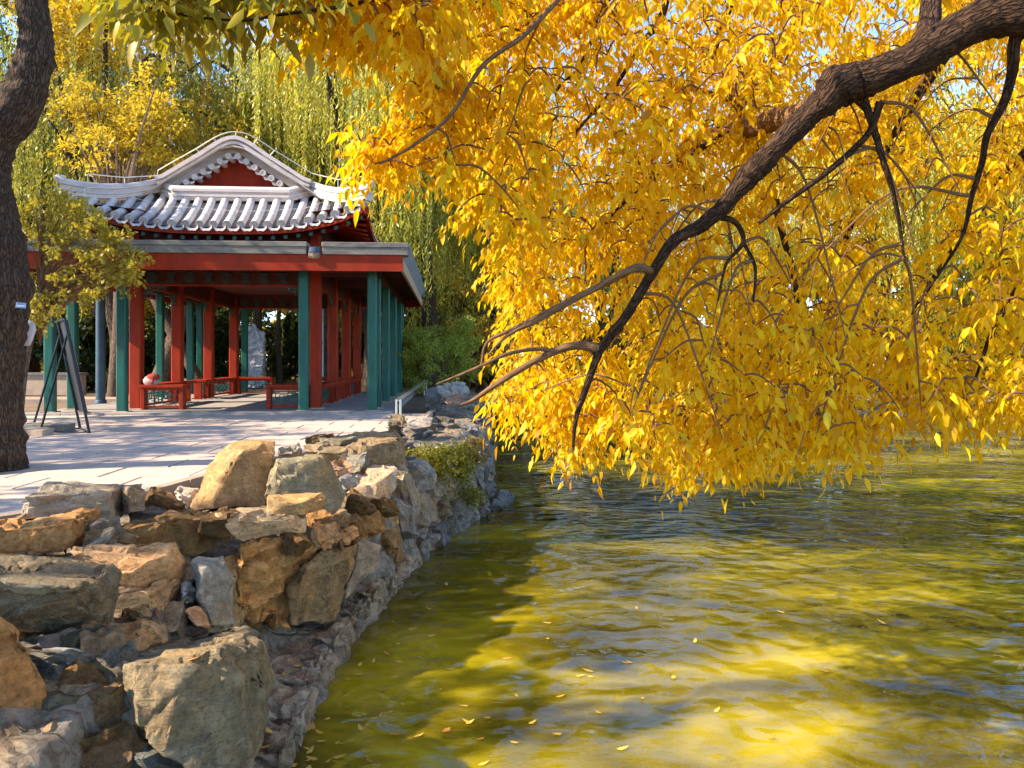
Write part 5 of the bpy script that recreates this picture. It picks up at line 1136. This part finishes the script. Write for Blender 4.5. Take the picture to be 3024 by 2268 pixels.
# ================================================================== OBJECTS
# sign easel standing edge-on by the old tree
nf, ff = at(264, 1280, 11.2), at(237, 1270, 11.85); nf.z = ff.z = GZ + .01
nt_, ft = at(192, 942, 11.2), at(170, 942, 11.85); ft.z = nt_.z
es = empty('sign_easel', (nf + ff) / 2, 'tall folding sign easel with a pale board seen nearly edge-on', 'sign')
W_ = lambda mb, n, m, par=es: part(n, mb, m, par, None, local=False)
for a, b2 in ((nt_, nf), (ft, ff)): W_(MB().tube([a, b2], .020, 8), 'front_rail', 'black_metal')
W_(MB().tube([nf, ff], .018, 8), 'foot_bar', 'black_metal'); W_(MB().tube([nt_, ft], .018, 8), 'top_bar', 'black_metal')
bl = at(119, 1271, 11.3), at(96, 1262, 11.75); bt = nt_.lerp(nf, .13), ft.lerp(ff, .13)
for k in range(2):
    e = Vector((bl[k].x, bl[k].y, GZ + .02)); W_(MB().tube([bt[k] + Vector((-.01, 0, 0)), e], .017, 8), 'back_leg', 'black_metal')
    W_(MB().tube([e, (nf, ff)[k]], .014, 8), 'spreader', 'black_metal')
def quadprism(a, b2, c, d, th, off):
    n = (b2 - a).cross(d - a).normalized(); n = n if n.x > 0 else -n; o1, o2 = n * off, n * (off + th)
    return MB().add([a + o1, b2 + o1, c + o1, d + o1, a + o2, b2 + o2, c + o2, d + o2], [(3, 2, 1, 0), (4, 5, 6, 7), (0, 1, 5, 4), (1, 2, 6, 5), (2, 3, 7, 6), (3, 0, 4, 7)])
B = lambda s, t: nt_.lerp(nf, t).lerp(ft.lerp(ff, t), s)
bd = W_(quadprism(B(.02, .01), B(.98, .01), B(.98, .83), B(.02, .83), .012, .022), 'board', 'black_metal')
for s0, s1 in ((.05, .36), (.44, .60), (.66, .95)): W_(quadprism(B(s0, .02), B(s1, .02), B(s1, .82), B(s0, .82), .004, .0355), 'panel', 'pale_panel', bd)
W_(quadprism(B(.0, .83), B(1, .83), B(1, .85), B(0, .85), .07, .01), 'ledge', 'tan_board')
sb = at(140, 1271, 11.5)
tag(obj('stone_weight', rock_me('stone_weight', [[Vector((x * .33, y * .17, z * .12)) for x in (-1, 1) for y in (-1, 1) for z in (0, 1)]], 91, .07, .012), 'stone_block', None, (sb.x, sb.y, GZ)), 'long dark stone block weighing down the legs of the easel', 'stone block')
sb = at(80, 1285, 10.9)
tag(obj('stone_weight', rock_me('stone_weight', [[Vector((x * .30, y * .14, z * .09)) for x in (-1, 1) for y in (-1, 1) for z in (0, 1)]], 92, .07, .012), 'kerb', None, (sb.x, sb.y, GZ)), 'low grey stone block lying beside the foot of the old tree', 'stone block')
# grey cloth bag hanging behind the trunk
cb = at(80, 985, 8.0)
bag = empty('cloth_bag', cb + Vector((0, 0, -.14)), 'pale grey cloth bag hanging at the right side of the old tree trunk', 'bag')
rows = []
for z, rx, ry in ((-.13, .01, .01), (-.12, .03, .03), (-.06, .05, .045), (.03, .068, .06), (.09, .066, .05), (.12, .045, .03), (.135, .02, .015)):
    rows.append([(cb.x + .02 * (z + .1) * 3 + rx * math.cos(a) * (1 + .12 * math.sin(3 * a + z * 20)), cb.y + ry * math.sin(a), cb.z + z) for a in np.linspace(0, 6.283, 17)[:-1]])
part('sack', MB().loft(rows, True), 'pale_cloth', bag, 70, local=False); part('strap', MB().tube([cb + Vector((.02, 0, .13)), cb + Vector((-.02, -.03, .22)), cb + Vector((-.08, -.06, .30))], .006, 6), 'pale_cloth', bag, None, local=False)
# slate blue post and white lamp post
p = at(297, 1197, 18.2); bp = empty('blue_post', (p.x, p.y, GZ), 'slate blue round post left of the pavilion', 'post')
part('shaft', MB().tube([(0, 0, 0), (0, 0, 2.9)], [.105, .10], 16), 'blue_paint', bp, 60); part('collar', MB().tube([(0, 0, 0), (0, 0, .10), (0, 0, .12)], [.13, .13, .11], 16), 'blue_paint', bp, 50); part('cap', MB().tube([(0, 0, 2.9), (0, 0, 2.94), (0, 0, 2.97)], [.125, .125, .06], 16), 'blue_paint', bp, 50)
p = at(951, 1130, 29.0); wp = empty('white_post', (p.x, p.y, GZ - .05), 'slim white post seen behind the right-hand red post', 'post')
part('shaft', MB().tube([(0, 0, 0), (0, 0, 3.6)], [.06, .055], 12), 'white_paint', wp, 60); part('foot', MB().tube([(0, 0, 0), (0, 0, .18), (0, 0, .2)], [.11, .10, .07], 12), 'white_paint', wp, 50); part('band', MB().tube([(0, 0, 2.2), (0, 0, 2.25)], .068, 12), 'steel', wp, 50)
# steel handrail along the bank
hr = empty('handrail', uv(1.28, -2.95), 'pale steel handrail with double tubes along the path by the rocks', 'handrail')
a, b2 = at(1176, 1183, 12.5), at(1256, 1120, 24.0); b2.z = a.z
for k, off in enumerate((Vector((0, 0, 0)), Vector((.055, 0, -.01)))):
    part('tube', MB().tube([a + off + Vector((0, 0, 0)), b2 + off], .024, 12), 'steel', hr, 60, local=False) if False else None
hr.location = (a.x, a.y, GZ - .05)
for off in (Vector((-.03, 0, 0)), Vector((.03, .0, 0))):
    part('tube', MB().tube([a + off, a.lerp(b2, .5) + off, b2 + off], .022, 12), 'steel', hr, 60, local=False)
for t in (0.004, .99):
    c = a.lerp(b2, t)
    for off in (Vector((-.03, 0, 0)), Vector((.03, 0, 0))): part('upright', MB().tube([(c.x + off.x, c.y, GZ - .06), (c.x + off.x, c.y, c.z - .02)], .020, 10), 'steel', hr, 60, local=False)
# patterned bundle on the bench
p = uv(RU[0] + .30, .84, .545); bu = empty('cloth_bundle', p, 'red and white patterned cloth bag sitting on the left front bench', 'bag')
rows = [[(rx * math.cos(a) * (1 + .10 * math.sin(3 * a + z * 30)), rx * .7 * math.sin(a), z) for a in np.linspace(0, 6.283, 17)[:-1]] for z, rx in ((.0, .12), (.04, .155), (.10, .15), (.16, .11), (.19, .06))]
part('sack', MB().loft(rows, True), 'tint', bu, 60, (.50, .36, .32)); rows = [[(.055 + rx * math.cos(a) * (1 + .12 * math.sin(4 * a + z * 30)), rx * .8 * math.sin(a), z) for a in np.linspace(0, 6.283, 17)[:-1]] for z, rx in ((.10, .12), (.15, .135), (.20, .105), (.225, .05), (.23, .01))]
part('red_top', MB().loft(rows, True), 'tint', bu, 60, (.36, .05, .04)); part('red_band', MB().tube([(.06, -.115, .02), (.09, -.10, .08), (.08, -.08, .15)], .025, 8), 'tint', bu, 60, (.36, .05, .04))
# white scholar rock, low stone wall, path edging behind the pavilion
p = at(757, 1128, 31.5); p.z = GZ - .05
H = [[p + Vector((x, y_, z)) for x, y_, z in [(-.38, -.3, 0), (.3, -.3, 0), (.36, .3, 0), (-.3, .3, 0), (-.36, -.25, 1.2), (.38, -.28, 1.1), (-.36, .2, 2.0), (-.35, -.22, 2.35), (.1, -.2, 2.45), (-.2, .1, 2.62), (.36, -.1, 2.2), (.34, .2, 1.9)]], [p + Vector((x, y_, z)) for x, y_, z in [(-.5, -.4, -.1), (.5, -.4, -.1), (.5, .4, -.1), (-.5, .4, -.1), (-.42, -.35, .3), (.42, -.35, .25), (0, .3, .4)]]]
tag(obj('scholar_rock', rock_me('scholar_rock', H, 95, .13, .09, p), 'white_stone', None, p), 'tall white scholar rock standing behind the pavilion', 'rock')
lw = empty('garden_wall', at(833, 1138, 38.5) * 1, 'low tan stone wall seen through the middle bay behind the pavilion', 'wall'); lw.location.z = GZ - .05
part('core', MB().box(-3.0, 3.0, -.1, .3, 0, .92), 'mortar', lw)
for k in range(34):
    o = obj('stone', random.choice(smesh), 'rock', lw, (random.uniform(-2.9, 2.9), -.12, random.choice((.2, .5, .8)) + random.uniform(-.06, .06)), jc((.46, .36, .22))); o.scale = (.55, .3, .36)
lw2 = empty('garden_wall', (-17.5, 24.5, GZ - .05), 'low tan wall along the path behind the old tree', 'wall')
part('body', MB().box(-4, 4, -.2, .2, 0, .62, .01), 'kerb', lw2); part('coping', MB().box(-4.05, 4.05, -.26, .26, .622, .70, .012), 'stone_block', lw2)
st = tag(obj('path_step', MB().box(-9, 3.2, -.3, .6, -.2, .11, .02).mesh('path_step'), 'kerb', None, (-11.5, 20.2, GZ - .05)), kind='structure'); st.rotation_euler.z = PA
# stone bench under the trees
sb2 = empty('stone_bench', (-10.6, 23.0, GZ - .05), 'low stone bench under the trees left of the pavilion', 'bench')
part('seat', MB().box(-.6, .6, -.2, .2, .36, .44, .015), 'kerb', sb2)
for s in (-.42, .42): part('leg', MB().box(s - .09, s + .09, -.16, .16, 0, .359, .01), 'kerb', sb2)
# stone jetty and lantern on the far corner of the pond
jt = empty('stone_jetty', (.3, 27.6, 0), 'pale stone landing with dark openings at the far corner of the pond', 'landing')
part('deck', MB().box(-1.2, 2.6, -1.1, 3.0, .62, .78, .02), 'kerb', jt)
for x in (-1.0, .2, 1.4, 2.4): part('pier', MB().box(x - .12, x + .12, -1.0, 2.6, -.5, .619), 'stone_block', jt)
part('step', MB().box(-1.3, .6, .8, 1.6, .782, .95, .02), 'kerb', jt); part('step', MB().box(-1.25, .4, 1.1, 2.0, .952, 1.12, .02), 'kerb', jt)
ln = empty('stone_lantern', (-.1, 29.0, 1.12), 'dark stone lantern on the landing behind the yellow twigs', 'lantern')
for nm, pr in (('base', [(0, .20), (.06, .20), (.10, .12)]), ('shaft', [(.10, .09), (.45, .075), (.5, .12)]), ('fire_box', [(.5, .17), (.54, .19), (.78, .19), (.80, .16)]), ('cap', [(.80, .30), (.84, .29), (.95, .14), (1.02, .05), (1.10, .055), (1.14, .01)])):
    part(nm, MB().tube([(0, 0, z) for z, r in pr], [r for z, r in pr], 6 if nm in ('fire_box', 'cap') else 12), 'stone_block', ln, 40)

# ------------------------------------------------------------------ people: one continuous skinned body, hair and clothes as children
def person(loc, rz, label, top, legs, hair, scale=1.0, sit=False):
    t = empty('person', loc, label, 'person', None, rz)
    def skin(name, verts, edges, col, root=0, lv=2):
        me = bpy.data.meshes.new(name); me.from_pydata([v[:3] for v in verts], edges, []); o = obj(name, me, 'tint', t, color=col)
        sk = o.modifiers.new('s', 'SKIN'); o.modifiers.new('d', 'SUBSURF').levels = lv; o.modifiers['d'].render_levels = lv
        for i, v in enumerate(verts): r_ = v[3]; me.skin_vertices[0].data[i].radius = (r_, r_ * (v[4] if len(v) > 4 else 1)); me.skin_vertices[0].data[i].use_root = i == root
        return o
    s = scale; k = [tuple(c * s for c in v[:4]) + tuple(v[4:]) for v in [(0, 0, .92, .13, .75), (0, 0, 1.10, .125, .7), (0, 0, 1.32, .15, .65), (0, 0, 1.45, .06), (0, -.01, 1.54, .075), (0, -.02, 1.65, .085),
         (.17, 0, 1.38, .055), (.24, -.03, 1.12, .042), (.23, -.16, .92, .033), (.225, -.20, .85, .036), (-.17, 0, 1.38, .055), (-.25, .0, 1.12, .042), (-.25, -.06, .88, .033), (-.25, -.08, .80, .036),
         (.09, 0, .84, .085), (.10, -.02, .50, .06), (.10, .01, .10, .042), (.10, -.12, .045, .04), (-.09, 0, .84, .085), (-.10, .03, .50, .06), (-.10, .06, .10, .042), (-.10, -.07, .045, .04)]]
    ed = [(0, 1), (1, 2), (2, 3), (3, 4), (4, 5), (2, 6), (6, 7), (7, 8), (8, 9), (2, 10), (10, 11), (11, 12), (12, 13), (0, 14), (14, 15), (15, 16), (16, 17), (0, 18), (18, 19), (19, 20), (20, 21)]
    b = skin('body', k, ed, (.55, .36, .27))
    g = 1.22
    skin('jacket', [(x, y, z, r * g, *q) for x, y, z, r, *q in [k[0], k[1], k[2], k[6], k[7], k[8], k[10], k[11], k[12]]], [(0, 1), (1, 2), (2, 3), (3, 4), (4, 5), (2, 6), (6, 7), (7, 8)], top)
    skin('trousers', [(x, y, z, r * g, *q) for x, y, z, r, *q in [k[0], k[14], k[15], k[16], k[18], k[19], k[20]]], [(0, 1), (1, 2), (2, 3), (0, 4), (4, 5), (5, 6)], legs)
    skin('hair', [(0, .015 * s, 1.70 * s, .092 * s), (0, .045 * s, 1.62 * s, .088 * s), (0, .05 * s, 1.52 * s, .06 * s)], [(0, 1), (1, 2)], hair, lv=2)
    for sx in (-.03, .03): part('eye', MB().tube([(sx * s, -.098 * s, 1.645 * s), (sx * s, -.106 * s, 1.645 * s)], [.008 * s, .004 * s], 6), 'black_metal', t)
    part('nose', MB().tube([(0, -.09 * s, 1.645 * s), (0, -.118 * s, 1.612 * s), (0, -.09 * s, 1.60 * s)], [.006 * s, .014 * s, .008 * s], 6), 'tint', t, 60, (.55, .36, .27))
    for sg in (9, 13):                                           # five short curled fingers on each hand
        h = Vector(k[sg][:3])
        for f in range(5):
            a = (f - 2) * .017 * s; L = (.05, .068, .074, .068, .054)[f] * s
            part('finger', MB().tube([h + Vector((a * .4, a, -.02 * s)), h + Vector((a * .5, a * 1.3 - .01 * s, -.02 * s - L * .6)), h + Vector((a * .4, a * 1.2 - .03 * s, -.02 * s - L))], [.010 * s, .009 * s, .006 * s], 6), 'tint', t, 60, (.55, .36, .27))
    return t
p = at(507, 1140, 30.0); person((p.x, p.y, GZ - .05), R(-60), 'person in a pink jacket walking behind the left bay of the pavilion', (.70, .10, .32), (.09, .09, .11), (.02, .015, .012), 1.0)
p = at(2535, 1130, 32.0); person((p.x, p.y, .80), R(15), 'person in an orange-red top on the far shore behind the leaves', (.75, .16, .05), (.05, .05, .06), (.02, .015, .012), .98)
p = at(2600, 1130, 31.4); person((p.x, p.y, .80), R(-25), 'person in a pale pink top on the far shore beside the one in orange', (.72, .42, .36), (.12, .12, .16), (.03, .02, .015), .97)

# ------------------------------------------------------------------ fallen leaves
V, q, t = leaves_full(np.zeros((1, 3)), np.array([[0., 1, 0]]), np.array([[0., 0, 1]]), np.array([1.]), np.array([.42])); V[:, 2] *= -.5; fm = mesh_np('fallen_leaf', V, q, t)
def fallen(p, s, label, group, tilt=.12):
    o = obj('fallen_leaf', fm, 'fallen_leaf', None, p); o.scale = (s, s, s); o.rotation_euler = (random.uniform(-tilt, tilt), random.uniform(-tilt, tilt), random.uniform(0, 6.28)); tag(o, label, 'leaf', group)
seen = [(1275, 1800), (1130, 1730), (1320, 1730), (1160, 1835), (1105, 1830), (1180, 1900), (1100, 1960), (1235, 1940), (1205, 1860), (1060, 1970), (1025, 2005), (1070, 1990), (1480, 1945), (1305, 2035), (1195, 2085), (1385, 2085), (1395, 2138), (1375, 2140), (1450, 2120), (1070, 2160), (1150, 2165), (1220, 2180), (1430, 2180), (1505, 2190), (1640, 2060), (1700, 1998), (1735, 1998), (1750, 1984), (1755, 1985), (1860, 1960), (1870, 1960), (1660, 2168), (1820, 2215), (1410, 2262), (1620, 1885), (2620, 1845), (1880, 1800), (2320, 1810), (3010, 1980), (2270, 2175), (2680, 1590), (1000, 1880), (985, 1930), (1530, 2060), (1345, 1975), (2110, 2105), (1630, 1840), (2450, 1985), (1560, 1690), (1990, 1995), (905, 2230), (925, 2215), (940, 2245), (915, 2262), (960, 2255), (935, 2190), (955, 2170), (980, 2240), (900, 2250), (1000, 2190), (975, 2120), (1010, 2060), (1150, 1935), (1260, 1880), (1120, 2040), (1330, 2150), (1560, 2140), (1760, 2100), (1900, 2060), (2050, 1900)]
for (x, y_) in seen:
    Y = F * CH / (y_ - HY); p = at(x, y_, Y); p.z = .006
    if p.x > interp(WL, Y) + .05: fallen(p, random.uniform(.045, .085), 'yellow fallen leaf floating on the pond', 'fallen leaves floating on the pond')
dg = bpy.context.evaluated_depsgraph_get()
def drop(px, py, label, s=.07, group='fallen leaves on the rocks'):
    d = Vector(((px - CX) / F, 1, -(py - HY) / F)).normalized(); hit, loc, nrm, *_ = S.ray_cast(dg, Vector((0, 0, CH)), d)
    if hit and loc.y < 9: fallen(loc + nrm * .006 + Vector((0, 0, .004)), s, label, group, .3)
for px, py, lb in [(623, 1790, 'upright yellow leaf on the grey slab with the cream edge'), (615, 1722, 'small curled leaf near the top of the grey slab'), (553, 1952, 'yellow leaf on the top edge of the great mossy boulder'), (285, 1485, 'orange leaf caught behind the ochre split rock'), (453, 2165, 'tiny orange leaf at the left foot of the mossy boulder'), (805, 2170, 'orange leaf on the ledge right of the mossy boulder')]: drop(px, py, lb)
for px, py in [(805, 1900), (885, 1915), (870, 1950), (800, 1930), (800, 2200), (890, 2210), (880, 2260), (865, 1968), (925, 2160), (905, 2165), (840, 2000)]: drop(px, py, 'yellow leaf lying on the stone ledge by the water', .06, 'fallen leaves on the ledge')
